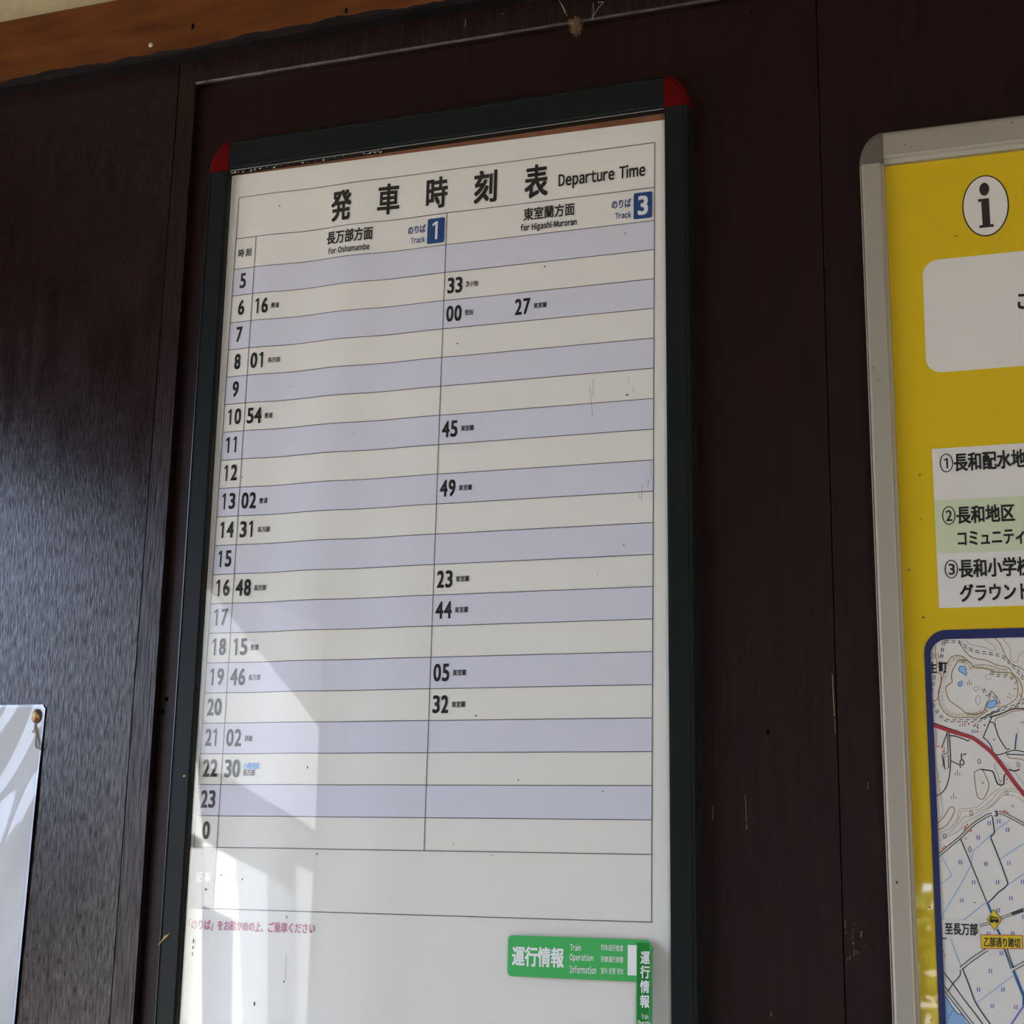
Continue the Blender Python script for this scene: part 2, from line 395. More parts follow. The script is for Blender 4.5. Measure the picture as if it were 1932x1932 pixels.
GL = {}
def fill(body):
    if body in GL: return GL[body]
    if body == '1':
        vs = [(0.02, 0.545), (0.0, 0.49), (0.115, 0.565), (0.115, 0.0), (0.225, 0.0), (0.225, 0.70), (0.135, 0.70), (0.02, 0.59)]
        vs = [(0.0, 0.52), (0.0, 0.61), (0.135, 0.70), (0.225, 0.70), (0.225, 0.0), (0.125, 0.0), (0.125, 0.59)]
        fs = [(3, 4, 5, 6), (2, 3, 6), (0, 1, 2, 6)]
        r = (vs, fs)
    else:
        c = bpy.data.curves.new('t', 'FONT'); c.body = body; c.size = 1; c.resolution_u = 6 if len(body) > 3 else 8
        o = bpy.data.objects.new('t', c); C.objects.link(o)
        me = bpy.data.meshes.new_from_object(o.evaluated_get(bpy.context.evaluated_depsgraph_get()))
        r = ([(v.co.x, v.co.y) for v in me.vertices], [tuple(p.vertices) for p in me.polygons])
        bpy.data.objects.remove(o); bpy.data.curves.remove(c); bpy.data.meshes.remove(me)
    x0 = min(v[0] for v in r[0]); x1 = max(v[0] for v in r[0]); y0 = min(v[1] for v in r[0]); y1 = max(v[1] for v in r[0])
    GL[body] = ([((x - x0) / (x1 - x0), (y - y0) / (y1 - y0)) for x, y in r[0]], r[1])
    return GL[body]
def fullwidth(body):                                # roman lettering set letter by letter
    key = ('fw', body)
    if key in GL: return GL[key]
    V, Fs, x = [], [], 0.0
    for ch in body:
        if ch == ' ': x += .40; continue
        if ch == '-': vs, fs = [(0, .24), (.26, .24), (.26, .31), (0, .31)], [(0, 1, 2, 3)]
        else:
            c = bpy.data.curves.new('t', 'FONT'); c.body = chr(ord(ch) + 0xFEE0); c.size = 1; c.resolution_u = 6
            o = bpy.data.objects.new('t', c); C.objects.link(o)
            me = bpy.data.meshes.new_from_object(o.evaluated_get(bpy.context.evaluated_depsgraph_get()))
            vs, fs = [(v.co.x, v.co.y) for v in me.vertices], [tuple(p.vertices) for p in me.polygons]
            bpy.data.objects.remove(o); bpy.data.curves.remove(c); bpy.data.meshes.remove(me)
        a0 = min(v[0] for v in vs); a1 = max(v[0] for v in vs); n = len(V)
        V += [(x + v[0] - a0, v[1]) for v in vs]; Fs += [tuple(i + n for i in f) for f in fs]
        x += a1 - a0 + (.165 if ch not in 'rftT' else .10)
    x0 = min(v[0] for v in V); x1 = max(v[0] for v in V); y0 = min(v[1] for v in V); y1 = max(v[1] for v in V)
    GL[key] = ([((p - x0) / (x1 - x0), (q - y0) / (y1 - y0)) for p, q in V], Fs)
    return GL[key]
def lay(b, body, u0, v0, u1, v1, z, bold=0.0, bf=None, skew=0.0):
    """glyphs stretched into the rectangle u0..u1, v0..v1 of the sheet; bold widens the strokes"""
    vs, fs = fullwidth(body) if len(body) > 2 and body.isascii() else fill(body)
    d = bold * (v1 - v0)
    offs = [(0, 0)] if not d else [(-d, -d), (d, -d), (-d, d), (d, d), (0, d), (0, -d), (d, 0), (-d, 0)]
    for k, (dx, dy) in enumerate(offs):
        n = len(b.v)
        for x, y in vs:
            u = u0 + d + x * (u1 - u0 - 2 * d) + dx; v = v0 + d + y * (v1 - v0 - 2 * d) + dy + skew * (u - u0)
            b.v.append(tuple(W(u, v, z + 1.2e-5 * k + (bf(u, v) if bf else 0))))
        b.f += [tuple(i + n for i in f) for f in fs]
def word(name, body, BL, TR, z, m, parent, bold=0.02, bf=None, label=None):
    (u0, v0), (u1, v1) = BL, TR
    b = MB(); lay(b, body, u0, v0, u1, v1, z, bold, bf)
    return b.build(name, m, parent, recalc=False)
def Zm(ox, oy, s, z=0.0): return lambda x, y: back(ox + s * x, oy + s * y, z)
def rrect(u0, v0, u1, v1, r, n=8, rv_=None):
    rv_ = rv_ or r; o = []
    for cu, cv, a0 in ((u1 - r, v1 - rv_, 0), (u0 + r, v1 - rv_, 90), (u0 + r, v0 + rv_, 180), (u1 - r, v0 + rv_, 270)):
        for k in range(n + 1):
            a = math.radians(a0 + 90 * k / n); o.append((cu + r * math.cos(a), cv + rv_ * math.sin(a)))
    return o

# ------------------------------------------------------------------ boards: frames
def frame_bar(name, m, P0, P1, out, prof, parent):
    """profile (outward, z) swept from P0 to P1 along the inner edge"""
    b = MB(); rows = []
    for P in (P0, P1):
        rows.append([W(P[0] + out[0] * o, P[1] + out[1] * o, z) for o, z in prof])
    b.grid(rows)
    b.poly(rows[0]); b.poly(rows[1][::-1])
    return b.build(name, m, parent)
def corner(name, m, P, du, dv, wu, wv, z, zb, parent, label=None):
    """quarter-round cap; P is the inner corner, du/dv the outward signs"""
    b = MB(); n = 16; rings = []
    for sc_, zz in ((0.0, z), (0.80, z), (0.93, z - .0018), (0.985, z - .005), (1.0, z - .009), (1.0, zb)):
        rings.append([W(P[0] + du * wu * sc_ * math.cos(math.pi / 2 * k / n), P[1] + dv * wv * sc_ * math.sin(math.pi / 2 * k / n), zz) for k in range(n + 1)])
    b.grid(rings)
    for k in (0, n):
        b.poly([W(P[0], P[1], zb)] + [r[k] for r in rings])
    o = b.build(name, m, parent)
    if label: o['label'] = label
    return o

ZF = 0.012                                            # face of the frames
def board(name, label, cat, IL, IR, wv, ws, vb, mf, mc, prof, cap_label, z=ZF):
    """IL / IR: inner upper corners; vb: v of the lower inner edge; side slopes follow the wall's plumb"""
    sl = lambda P: (P[0] - 0.0095 * (vb - P[1]), vb)
    BL_, BR_ = sl(IL), sl(IR)
    e = thing(name, label, cat, W(*BL_, 0))
    pv = [(o * wv, zz) for o, zz in prof]; ps = [(o * ws, zz) for o, zz in prof]
    frame_bar('frame_bar', mf, IL, IR, (0, 1), pv, e)
    frame_bar('frame_bar', mf, BL_, BR_, (0, -1), pv, e)
    frame_bar('frame_bar', mf, BL_, IL, (-1, 0), ps, e)
    frame_bar('frame_bar', mf, BR_, IR, (1, 0), ps, e)
    for P, du, dv in ((IL, -1, 1), (IR, 1, 1), (BL_, -1, -1), (BR_, 1, -1)):
        corner('corner_cap', mc, P, du, dv, ws, wv, z + .0006, PZ + .0005, e, cap_label)
    return e, BL_, BR_

prof1 = [(0.03, PZ), (0.03, 0.0059), (0.0, 0.0059), (0.0, 0.0092), (0.03, 0.0105), (0.06, 0.0100), (0.10, ZF), (0.80, ZF), (0.815, ZF - .0006), (0.83, ZF - .0006), (0.845, ZF), (0.885, ZF), (0.935, ZF - .0014), (0.975, ZF - .004), (0.995, ZF - .008), (1.0, ZF - .011), (1.0, PZ)]
TL_, TR_ = back(430.5, 321, ZF), back(1252.5, 203, ZF)
wtop = 0.5 * ((back(430, 268, ZF - .003)[1] - TL_[1]) + (back(1250, 140, ZF - .003)[1] - TR_[1]))
wside = 0.054
tb, tBL, tBR = board('timetable_board', 'tall dark grey framed wall board with red corner caps holding the white timetable', 'board',
                     TL_, TR_, wtop, wside, -2.02, M_FRAME, M_CAP, prof1, 'red rounded corner cap')
slabp = lambda name, m, cs, z0, z1, par: (lambda o: (setattr(o, 'parent', par), setattr(o, 'matrix_parent_inverse', Matrix.Translation(-par.location)), o)[2])(slab(name, m, cs, z0, z1))
e1 = 0.004
slabp('backing_board', M_BROWN, [(tBL[0] - e1, tBL[1] - e1), (tBR[0] + e1, tBR[1] - e1), (TR_[0] + e1, TR_[1] + e1), (TL_[0] - e1, TL_[1] + e1)], -0.0055, -0.0040, tb)
cv = slabp('cover_sheet', M_CLEAR, [(tBL[0] - e1, tBL[1] - e1), (tBR[0] + e1, tBR[1] - e1), (TR_[0] + e1, TR_[1] + e1), (TL_[0] - e1, TL_[1] + e1)], 0.0040, 0.0058, tb)
part_label(cv, 'clear plastic cover sheet')
# flaked paint along the lower lip of the top bar
b = MB(); random.seed(5)
for i in range(46):
    t = random.random() ** 1.6 * 0.36; x = 436 + t * 800; y = 324.5 - t * 800 * 0.1435 + random.uniform(-1.5, 3.0)
    if 0.14 < t < 0.32: x += 0
    w = random.uniform(.001, .0045); u, v = back(x, y, 0.006)
    b.poly([W(u - w, v - w * .2, .0061), W(u - w * .2, v - w * .7, .0061), W(u + w, v + w * .1, .0061), W(u + w * .2, v + w * .55, .0061)])
for i in range(20):
    x = 562 + i * 5.2; y = 303 - (x - 562) * .138 + random.uniform(-1, 1.5); u, v = back(x, y, .006)
    b.poly([W(u - .004, v - .001, .0062), W(u + .004, v - .0008, .0062), W(u + .004, v + .0016, .0062), W(u - .004, v + .0012, .0062)])
o = b.build('flaked_paint', M_CREAMFLAKE, tb); o['kind'] = 'stuff'
# bead added on the left upright, tilted to give its bluish edge highlight
M_HIGHLIGHT = mat('highlight_bead_gloss', (0.012, 0.020, 0.026), 0.27, 0.42)
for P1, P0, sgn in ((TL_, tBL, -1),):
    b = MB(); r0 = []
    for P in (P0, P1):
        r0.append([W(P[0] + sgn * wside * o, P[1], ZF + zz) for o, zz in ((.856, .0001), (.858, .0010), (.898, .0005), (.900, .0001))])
    b.grid(r0); part_label(b.build('highlight_bead', M_HIGHLIGHT, tb), 'added bead for the bluish edge highlight')
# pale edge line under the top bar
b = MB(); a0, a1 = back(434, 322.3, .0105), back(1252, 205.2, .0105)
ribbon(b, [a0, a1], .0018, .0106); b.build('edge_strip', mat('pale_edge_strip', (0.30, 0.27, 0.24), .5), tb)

# ------------------------------------------------------------------ timetable sheet
ph = .0654
XM, X2, vT, vH, vE, vB = .5275, .0537, .1792, .0755, -20 * ph, -1.434
row_v = lambda k: -k * ph
PT = W(0, -1.0, 0)
tp = thing('timetable_poster', 'white departure timetable sheet with lavender bands behind the clear cover of the dark framed board', 'poster', W(0.5, -2.0, 0))
nu, nv = 110, 150
uL = lambda v: -0.036 + 0.0095 * (0.235 - v) - .006
uRr = lambda v: 1.026 + 0.0095 * (0.235 - v) + .004
ptop = lambda u: 0.2379 - .0080 * (u + .03)
b = MB()
rows = []
for j in range(nv + 1):
    r = []
    for i in range(nu + 1):
        t = j / nv; u0 = i / nu
        u = uL(0.2) + (uRr(0.2) - uL(0.2)) * u0; v = ptop(u) + (-2.012 - ptop(u)) * t
        u = uL(v) + (uRr(v) - uL(v)) * u0
        r.append(W(u, v, bump(u, v) - .00025))
    rows.append(r)
b.grid(rows)
sheet = b.build('sheet', M_PAPER, tp, smooth=True)
def sheet_rect(b, u0, v0, u1, v1, z, n=60, m=4):
    b.grid([[W(u0 + (u1 - u0) * i / n, v0 + (v1 - v0) * j / m, z + bump(u0 + (u1 - u0) * i / n, v0 + (v1 - v0) * j / m)) for i in range(n + 1)] for j in range(m + 1)])
for k in range(0, 20, 2):
    b = MB(); sheet_rect(b, 0, row_v(k + 1), 1, row_v(k), .0002)
    part_label(b.build('row_band', M_LAV, tp, smooth=True), 'lavender printed row band')
b = MB(); LW = .00165
def hl(v, u0=0, u1=1): sheet_rect(b, u0 - LW / 2, v - LW / 2, u1 + LW / 2, v + LW / 2, .0004, 80, 1)
def vl(u, v0, v1): sheet_rect(b, u - LW / 2, v0, u + LW / 2, v1, .0004, 1, 60)
for v in [vT, vH, vB] + [row_v(k) for k in range(21)]: hl(v)
vl(0, vB, vT); vl(1, vB, vT); vl(X2, vB, vH); vl(XM, vE, vH)
b.build('grid_lines', M_LINE, tp)
TZ = .0005
def pw(name, body, BL, TR, m=M_INK, bold=.03): return word(name, body, BL, TR, TZ, m, tp, bold, bump)
a_, b_, k_, e_, g_ = Zm(380, 130, .26915), Zm(800, 130, .26915), Zm(400, 640, .2588), Zm(340, 1380, .31056), Zm(780, 1300, .3271)
for ch, f, q in (('発', a_, (905, 1077, 1063, 840)), ('車', a_, (1231, 1030, 1393, 795)), ('時', a_, (1572, 988, 1733, 748)), ('刻', b_, (348, 950, 516, 700)), ('表', b_, (703, 915, 873, 660))):
    pw('title_character', ch, f(q[0], q[1]), f(q[2], q[3]), M_INK, .021)
pw('title_words', 'Departure Time', b_(942, 851), b_(1552, 657), M_INK, .019)
pw('direction_name', '長万部方面', a_(877, 1236), a_(1207, 1103), M_INK, .020)
pw('direction_words', 'for Oshamambe', a_(888, 1302), a_(1183, 1221), M_INK, .022)
pw('column_heading', '時 刻', a_(259, 1324), a_(355, 1255), M_INK, .014)
pw('direction_name', '東室蘭方面', b_(697, 1068), b_(1057, 935), M_INK, .018)
pw('direction_words', 'for Higashi-Muroran', b_(676, 1153), b_(1072, 1045), M_INK, .022)
pw('track_words', 'のりば', a_(1446, 1161), a_(1573, 1089), M_NAVY, .018)
pw('track_words', 'Track', a_(1466, 1226), a_(1567, 1170), M_NAVY, .018)
pw('track_words', 'のりば', b_(1316, 985), b_(1452, 908), M_NAVY, .018)
pw('track_words', 'Track', b_(1341, 1055), b_(1452, 996), M_NAVY, .018)
for f, q, ch, dq in ((a_, (1581, 1231, 1709, 1040), '1', (1618, 1199, 1660, 1070)), (b_, (1469, 1057, 1601, 858), '3', (1499, 1029, 1572, 885))):
    p0, p1 = f(q[0], q[1]), f(q[2], q[3])
    b = MB(); b.poly([W(u, v, TZ + bump(u, v)) for u, v in rrect(p0[0], p0[1], p1[0], p1[1], .004)])
    bo = part_label(b.build('track_badge', M_NAVY, tp, recalc=False), 'navy blue track number badge')
    n0, n1 = f(dq[0], dq[1]), f(dq[2], dq[3])
    word('badge_number', ch, n0, n1, TZ + .0002, M_WHITEINK, bo, .03 if ch == '3' else 0.0, bump)

def digits(name, s, u, v0, v1, m, parent, centre=False, cw=.0188, z=TZ):
    gw = {'1': .0086, '7': .0160, '4': .0172, '0': .0168}
    b = MB()
    if centre:
        tot = cw * (len(s) - 1) + .0165; u = u - tot / 2 - (-.0012 if s[0] == '1' else 0)
    for i, c in enumerate(s):
        w = gw.get(c, .0158); o = (.0165 - w) / 2
        if c == '1': o = .0012 if centre else .0030
        lay(b, c, u + i * cw + o, v0, u + i * cw + o + w, v1, z, .026 if c != '1' else 0.006, bump)
    return b.build(name, m, parent, recalc=False)
hours = list(range(5, 24)) + [0]
for k, hr in enumerate(hours):
    digits('hour_number', str(hr), .0264, row_v(k) - .0489, row_v(k) - .0120, M_INK, tp, True, .0182)
LEFT = {6: ('16', '豊浦'), 8: ('01', '長万部'), 10: ('54', '豊浦'), 13: ('02', '豊浦'), 14: ('31', '長万部'), 16: ('48', '長万部'), 18: ('15', '豊浦'), 19: ('46', '長万部'), 21: ('02', '洞爺')}
RIGHT = [(6, .5347, '33', '苫小牧'), (7, .5347, '00', '登別'), (7, .6925, '27', '東室蘭'), (11, .5347, '45', '東室蘭'), (13, .5347, '49', '東室蘭'), (16, .5347, '23', '東室蘭'), (17, .5347, '44', '東室蘭'), (19, .5347, '05', '東室蘭'), (20, .5347, '32', '東室蘭')]
def dest(body, u, k, v0=-.0392, v1=-.0266, m=M_INK):
    b = MB(); lay(b, body, u, row_v(k) + v0, u + .0101 * len(body) - .0006, row_v(k) + v1, TZ, .018, bump)
    return b.build('destination_name', m, tp, recalc=False)
for hr, (d, t) in LEFT.items():
    k = hr - 5
    digits('departure_minute', d, .0602, row_v(k) - .0496, row_v(k) - .0128, M_INK, tp)
    dest(t, .1026, k)
for hr, u, d, t in RIGHT:
    k = hr - 5
    digits('departure_minute', d, u, row_v(k) - .0505, row_v(k) - .0138, M_INK, tp)
    dest(t, u + .0425, k)
digits('departure_minute', '30', .0602, row_v(17) - .0502, row_v(17) - .0122, M_INK, tp)
pw('destination_name', '長万部', e_(376, 269), e_(453, 230), M_INK, .018)
part_label(pw('destination_name', '小幌通過', e_(378, 229), e_(482, 188), M_SKYINK, .018), 'light blue small lettering')
# remark block
b = MB(); sheet_rect(b, 0, vB, X2, vE, .0006, 6, 10); rb = part_label(b.build('remark_block', M_GREYINK, tp), 'grey remark heading block')
word('remark_heading', '記 事', e_(96, 917), e_(187, 852), .0008, M_WHITEINK, rb, .008, bump)
part_label(pw('notice_line', '「のりば」をお確かめの上、ご乗車ください', e_(50, 1203), e_(817, 1166), M_RED, .014), 'crimson notice line')
# small stains, specks and hairline scratches on the clear cover
b = MB(); random.seed(21); zc = .0060
for x, y, rx, ry in ((863, 648, 1.6, 1.6), (1183, 745, 2.6, 2.2), (1028, 503, 2.5, 1.6), (548 * .26915 + 380, 960 * .26915 + 130, 1.5, 1.8), (898, 1350, 2.2, 1.5), (1137, 1493, 1.2, 1.2), (417, 1651, 1.3, 1.4), (388, 1678, 2.0, 2.2),
                    (457, 1659, 1, 2.4), (480, 1894, 1.8, 4.5), (536, 1852, 1.4, 2), (580, 1448, 1.2, 3), (541, 1730, 1, 3), (365, 1775, 1.2, 5), (364, 1788, 1.0, 4), (363, 1800, .8, 4), (1180, 440, .8, 2.5), (1177, 1028, .8, 3), (548, 730, 1, 1), (668, 818, 1, 1), (457, 900, 1.4, 1.2), (1127, 1083, 1, 1), (855, 1592, 1, 1), (927, 1614, 1, 1), (978, 1472, .9, 2.2), (598, 1611, 1.4, 2)):
    u, v = back(x, y, zc); ru, rv_ = rx / 800, ry / 930
    b.poly([W(u + ru * math.cos(a * math.pi / 4), v + rv_ * math.sin(a * math.pi / 4) * random.uniform(.8, 1.2), zc) for a in range(8)])
for pts, w in (([(1119, 715), (1119.6, 748)], .0007), ([(1113, 728), (1118, 787)], .0007), ([(1186, 710), (1186, 722)], .0006), ([(1195, 730), (1195, 741)], .0006), ([(1224, 905), (1222, 920)], .0009), ([(1212, 915), (1210, 945)], .0008), ([(1206, 930), (1206, 940)], .0007), ([(540, 1800), (539, 1850)], .0007), ([(1228, 870), (1228, 900)], .0006)):
    ribbon(b, [back(*p, zc) for p in pts], w, zc)
o = b.build('specks', mat('grime', (0.16, 0.12, 0.08), .8, .1), tb); o['kind'] = 'stuff'; o['label'] = 'dark specks and scratches'

# ------------------------------------------------------------------ green stickers on the cover
s_ = Zm(920, 1700, .20704, .006)
ZS = .0062
p0, p1 = s_(181, 700), s_(1487, 352)
p0 = (s_(180, 690)[0], 0.5 * (s_(180, 690)[1] + s_(1490, 735)[1])); p1 = (s_(1487, 352)[0], 0.5 * (s_(185, 315)[1] + s_(1485, 350)[1]))
b = MB(); lo = rrect(p0[0], p0[1], p1[0], p1[1], .009)
b.prism([W(u, v, ZS) for u, v in lo], [W(u, v, ZS - .0003) for u, v in lo])
st = tag(b.build('train_information_sticker', M_GREEN, None), 'horizontal green train operation information sticker on the lower part of the timetable cover', 'sticker')
def sw(name, body, q, bold=.03, par=None, z=ZS, m=M_WHITEINK, f=s_):
    return word(name, body, f(q[0], q[1]), f(q[2], q[3]), z + .0002, m, par or st, bold)
sw('sticker_heading', '運行情報', (222, 590, 697, 426), .024)
sw('sticker_words', 'Train', (752, 452, 852, 392), .012)
sw('sticker_words', 'Operation', (749, 556, 964, 485), .012)
sw('sticker_words', 'Information', (748, 656, 990, 594), .012)
sw('sticker_words', '列车运行信息', (1033, 451, 1238, 401), .008)
sw('sticker_words', '列車運行狀態', (1033, 557, 1238, 507), .008)
sw('sticker_words', '열차 운행 정보', (1033, 662, 1238, 614), .008)
q0, q1 = s_(1276, 676), s_(1362, 403)
b = MB(); b.poly([W(u, v, ZS + .0002) for u, v in ((q0[0], q0[1]), (q1[0], q0[1]), (q1[0], q1[1]), (q0[0], q1[1]))]); part_label(b.build('blank_label', M_WHITEINK, st, recalc=False), 'blank white square')
# upright sticker overlapping it, its right edge lifting off
q0, q1 = s_(1356, 1121), s_(1520, 385)
ua, ub, vt = q0[0], q1[0], q1[1]
vbm = vt - .42
def lift(t, w): return ZS + .0007 + .0075 * max(0, (t - .72) / .28) ** 2 * min(1, w / .02)
b = MB(); rows = []
N = 40
for j in range(N + 1):
    v = vt - (vt - vbm) * (j / N) ** 1.8
    w = vt - v
    cut = .012 - math.sqrt(max(0, .012 ** 2 - max(0, .012 - w) ** 2))
    rows.append([W(ua + .0 + (ub - ua - cut) * i / 20, v, lift(i / 20, w)) for i in range(21)])
b.grid(rows)
s2 = b.build('train_information_sticker', M_GREEN2, None, smooth=True)
sol = s2.modifiers.new('thickness', 'SOLIDIFY'); sol.thickness = .0003; sol.offset = 0
tag(s2, 'upright deep green sticker with a lifting edge, overlapping the horizontal green sticker', 'sticker')
for ch, q in (('運', (1397, 572, 1483, 460)), ('行', (1395, 703, 1483, 590)), ('情', (1393, 836, 1480, 723)), ('報', (1393, 970, 1480, 856))):
    sw('sticker_heading', ch, q, .024, s2, .0076)
s3 = Zm(1200, 1732, .10352, .0072)
sw('sticker_words', 'Train', (100, 1838, 232, 1748), .012, s2, .0076, M_WHITEINK, s3)
sw('sticker_words', 'Operation', (35, 1985, 297, 1868), .012, s2, .0078, M_WHITEINK, s3)

# ------------------------------------------------------------------ yellow information board
prof2 = [(0.0, -0.001), (0.0, 0.006), (0.10, 0.0085), (0.14, ZF - .0006), (0.20, ZF), (0.80, ZF), (0.88, ZF - .0006), (0.895, ZF - .003), (0.915, ZF - .003), (0.925, ZF - .0018), (0.965, ZF - .0035), (0.99, ZF - .008), (1.0, 0.000), (1.0, PZ)]
YL = back(1667, 306, ZF); YR = (YL[0] + 1.16, YL[1] - .004)
wy = (back(1667, 248, ZF - .003)[1] - YL[1]); wys = YL[0] - back(1620.5, 318, ZF - .004)[0]
yb, yBL, yBR = board('information_board', 'silver grey framed wall board holding the yellow area map', 'board', YL, YR, wy, wys, -1.96, M_ALU, M_GREYCAP, prof2, 'grey rounded corner cap')
cs = [(yBL[0] - e1, yBL[1] - e1), (yBR[0] + e1, yBR[1] - e1), (YR[0] + e1, YR[1] + e1), (YL[0] - e1, YL[1] + e1)]
slabp('backing_board', M_BROWN, cs, -.004, -.0022, yb)
part_label(slabp('cover_sheet', M_CLEAR, cs, .0040, .0058, yb), 'clear plastic cover sheet')
mp_ = thing('area_map_poster', 'yellow information sheet with a black i symbol, numbered place list and area map', 'poster', W(1.9, -1.95, 0))
slabp('sheet', M_YEL, [(c[0], c[1]) for c in cs], -.0018, -.0002, mp_)
YZ = .0001
y_ = Zm(1560, 200, .19255); y2 = Zm(1600, 560, .17184); y3 = Zm(1600, 840, .17184)
def flat(name, m, pts, z, par, label=None):
    b = MB(); b.poly([W(u, v, z) for u, v in pts]); o = b.build(name, m, par, recalc=False)
    if label: o['label'] = label
    return o
c0 = y_(1555, 977); ru = (y_(1784, 965)[0] - y_(1325, 985)[0]) / 2; rv_ = (y_(1545, 676)[1] - y_(1555, 1276)[1]) / 2
el = lambda c, ru, rv_, n=64: [(c[0] + ru * math.cos(2 * math.pi * k / n), c[1] + rv_ * math.sin(2 * math.pi * k / n)) for k in range(n)]
sy = flat('information_symbol', M_INK, el(c0, ru, rv_), YZ, mp_, 'black letter i in a white circle')
flat('symbol_disc', M_WHITE2, el(c0, ru - .0026, rv_ - .0026), YZ + .0002, sy)
flat('letter_dot', M_INK, el(y_(1543, 817), ru * .212, rv_ * .212), YZ + .0004, sy)
flat('letter_stem', M_INK, [y_(*p) for p in ((1480, 916), (1588, 904), (1603, 1160), (1634, 1157), (1637, 1184), (1495, 1198), (1495, 1171), (1526, 1168), (1512, 940), (1482, 943))], YZ + .0004, sy)
# white text panel
pl = back(1744, 600)[0]; pt = back(1790, 487.8)[1]; pb = back(1795, 701)[1]
flat('text_panel', M_WHITE2, rrect(pl, pb, 2.55, pt, .030, 10), YZ, mp_, 'white rounded panel')
word('panel_lettering', 'こ', back(1920.5, 584), back(1941.5, 553), YZ + .0003, M_INK, mp_, .035)
# numbered list
l0 = y3(920, 42); l1 = y3(1000, 1790)
ll = lambda v: l0[0] + (l1[0] - l0[0]) * (v - l0[1]) / (l1[1] - l0[1])
flat('list_panel', M_WHITE2, [l0, (2.56, l0[1]), (2.56, l1[1]), l1], YZ, mp_, 'white place list panel')
g0, g1 = y3(950, 608)[1], y3(977, 1195)[1]
flat('list_band', M_PALEGREEN, [(ll(g0), g0), (2.56, g0), (2.56, g1), (ll(g1), g1)], YZ + .0002, mp_, 'pale green list band')
for cx, cy, ch, dg in ((1080, 196, '1', (1057, 258, 1096, 142)), (1107, 773, '2', (1077, 836, 1142, 712)), (1134, 1362, '3', (1106, 1425, 1170, 1300))):
    c = y3(cx, cy); r1 = (y3(cx + 74, cy - 4)[0] - y3(cx - 74, cy + 4)[0]) / 2; r2 = (y3(cx, cy - 103)[1] - y3(cx, cy + 103)[1]) / 2
    b = MB(); o1, o2 = el(c, r1, r2, 40), el(c, r1 - .0020, r2 - .0020, 40)
    b.grid([[W(*p, YZ + .0004) for p in o1 + o1[:1]], [W(*p, YZ + .0004) for p in o2 + o2[:1]]])
    lay(b, ch, *y3(dg[0], dg[1]), *y3(dg[2], dg[3]), YZ + .0004, .02 if ch != '1' else 0)
    b.build('list_number', M_INK, mp_, recalc=False)
for body, q in (('長和配水地', (1165, 292, 1945, 40)), ('長和地区', (1195, 868, 1826, 638)), ('コミュニティ', (1208, 1116, 1930, 915)), ('長和小学校', (1222, 1460, 2010, 1218)), ('グラウンド', (1232, 1722, 1990, 1500))):
    word('place_name', body, y3(q[0], q[1]), y3(q[2], q[3]), YZ + .0005, M_INK, mp_, .023)
# ---- the area map
m3, m4, m5, m6 = Zm(1700, 1160, .12008), Zm(1700, 1340, .12008), Zm(1700, 1520, .12008), Zm(1700, 1700, .12008)
bo0 = back(1744.5, 1250)[0]; bt0 = back(1786, 1189)[1]; bi = back(1757, 1262)[0]
it0 = back(1786, 1206.5)[1]; wB = bi - bo0
gB = flat('map_ground', M_WHITE2, rrect(bi - .002, -1.90, 2.56, it0 + .002, .030, 10), YZ, mp_, 'pale map ground')
mz = YZ + .0002
def trim(pts): return pts
MAPL = {}
def line(f, pts, w, m, name, smooth=True):
    b = MAPL.setdefault((name, m.name), (MB(), m))[0]
    P = [f(*p) for p in pts]
    if smooth and len(P) > 2:
        Q = []
        for i in range(len(P) - 1):
            p0, p1, p2, p3 = P[max(i - 1, 0)], P[i], P[i + 1], P[min(i + 2, len(P) - 1)]
            for k in range(5):
                t = k / 5
                Q.append(tuple(0.5 * (2 * p1[c] + (p2[c] - p0[c]) * t + (2 * p0[c] - 5 * p1[c] + 4 * p2[c] - p3[c]) * t * t + (3 * p1[c] - p0[c] - 3 * p2[c] + p3[c]) * t ** 3) for c in (0, 1)))
        P = Q + [P[-1]]
    ribbon(b, P, w, LAY[name])
    return P
LAY = {}
for i, n in enumerate(('ponds', 'sea', 'contour_lines', 'waterways', 'tracks', 'roads', 'main_road', 'field_marks', 'house_marks', 'railway')):
    LAY[n] = mz + .00003 * i
def dashes(f, pts, w, m, name, on, off, dist=0.0):
    P = line.__globals__['resample'](f, pts, dist)
    b = MAPL.setdefault((name, m.name), (MB(), m))[0]
    acc = 0; seg = []
    for i, p in enumerate(P):
        if i: acc += math.dist(P[i - 1], p)
        if acc % (on + off) < on: seg.append(p)
        else:
            if len(seg) > 1: ribbon(b, seg, w, LAY[name])
            seg = []
    if len(seg) > 1: ribbon(b, seg, w, LAY[name])
def resample(f, pts, dist):
    P = [f(*p) for p in pts]; Q = []
    for i in range(len(P) - 1):
        p0, p1, p2, p3 = P[max(i - 1, 0)], P[i], P[i + 1], P[min(i + 2, len(P) - 1)]
        n = max(3, int(math.dist(p1, p2) / .0012))
        for k in range(n):
            t = k / n
            Q.append([0.5 * (2 * p1[c] + (p2[c] - p0[c]) * t + (2 * p0[c] - 5 * p1[c] + 4 * p2[c] - p3[c]) * t * t + (3 * p1[c] - p0[c] - 3 * p2[c] + p3[c]) * t ** 3) for c in (0, 1)])
    Q.append(list(P[-1]))
    if dist:
        R = []
        for i, p in enumerate(Q):
            a, c = Q[max(i - 1, 0)], Q[min(i + 1, len(Q) - 1)]
            t = (c[0] - a[0], c[1] - a[1]); L = math.hypot(*t) or 1
            R.append((p[0] - t[1] / L * dist, p[1] + t[0] / L * dist))
        Q = R
    return Q
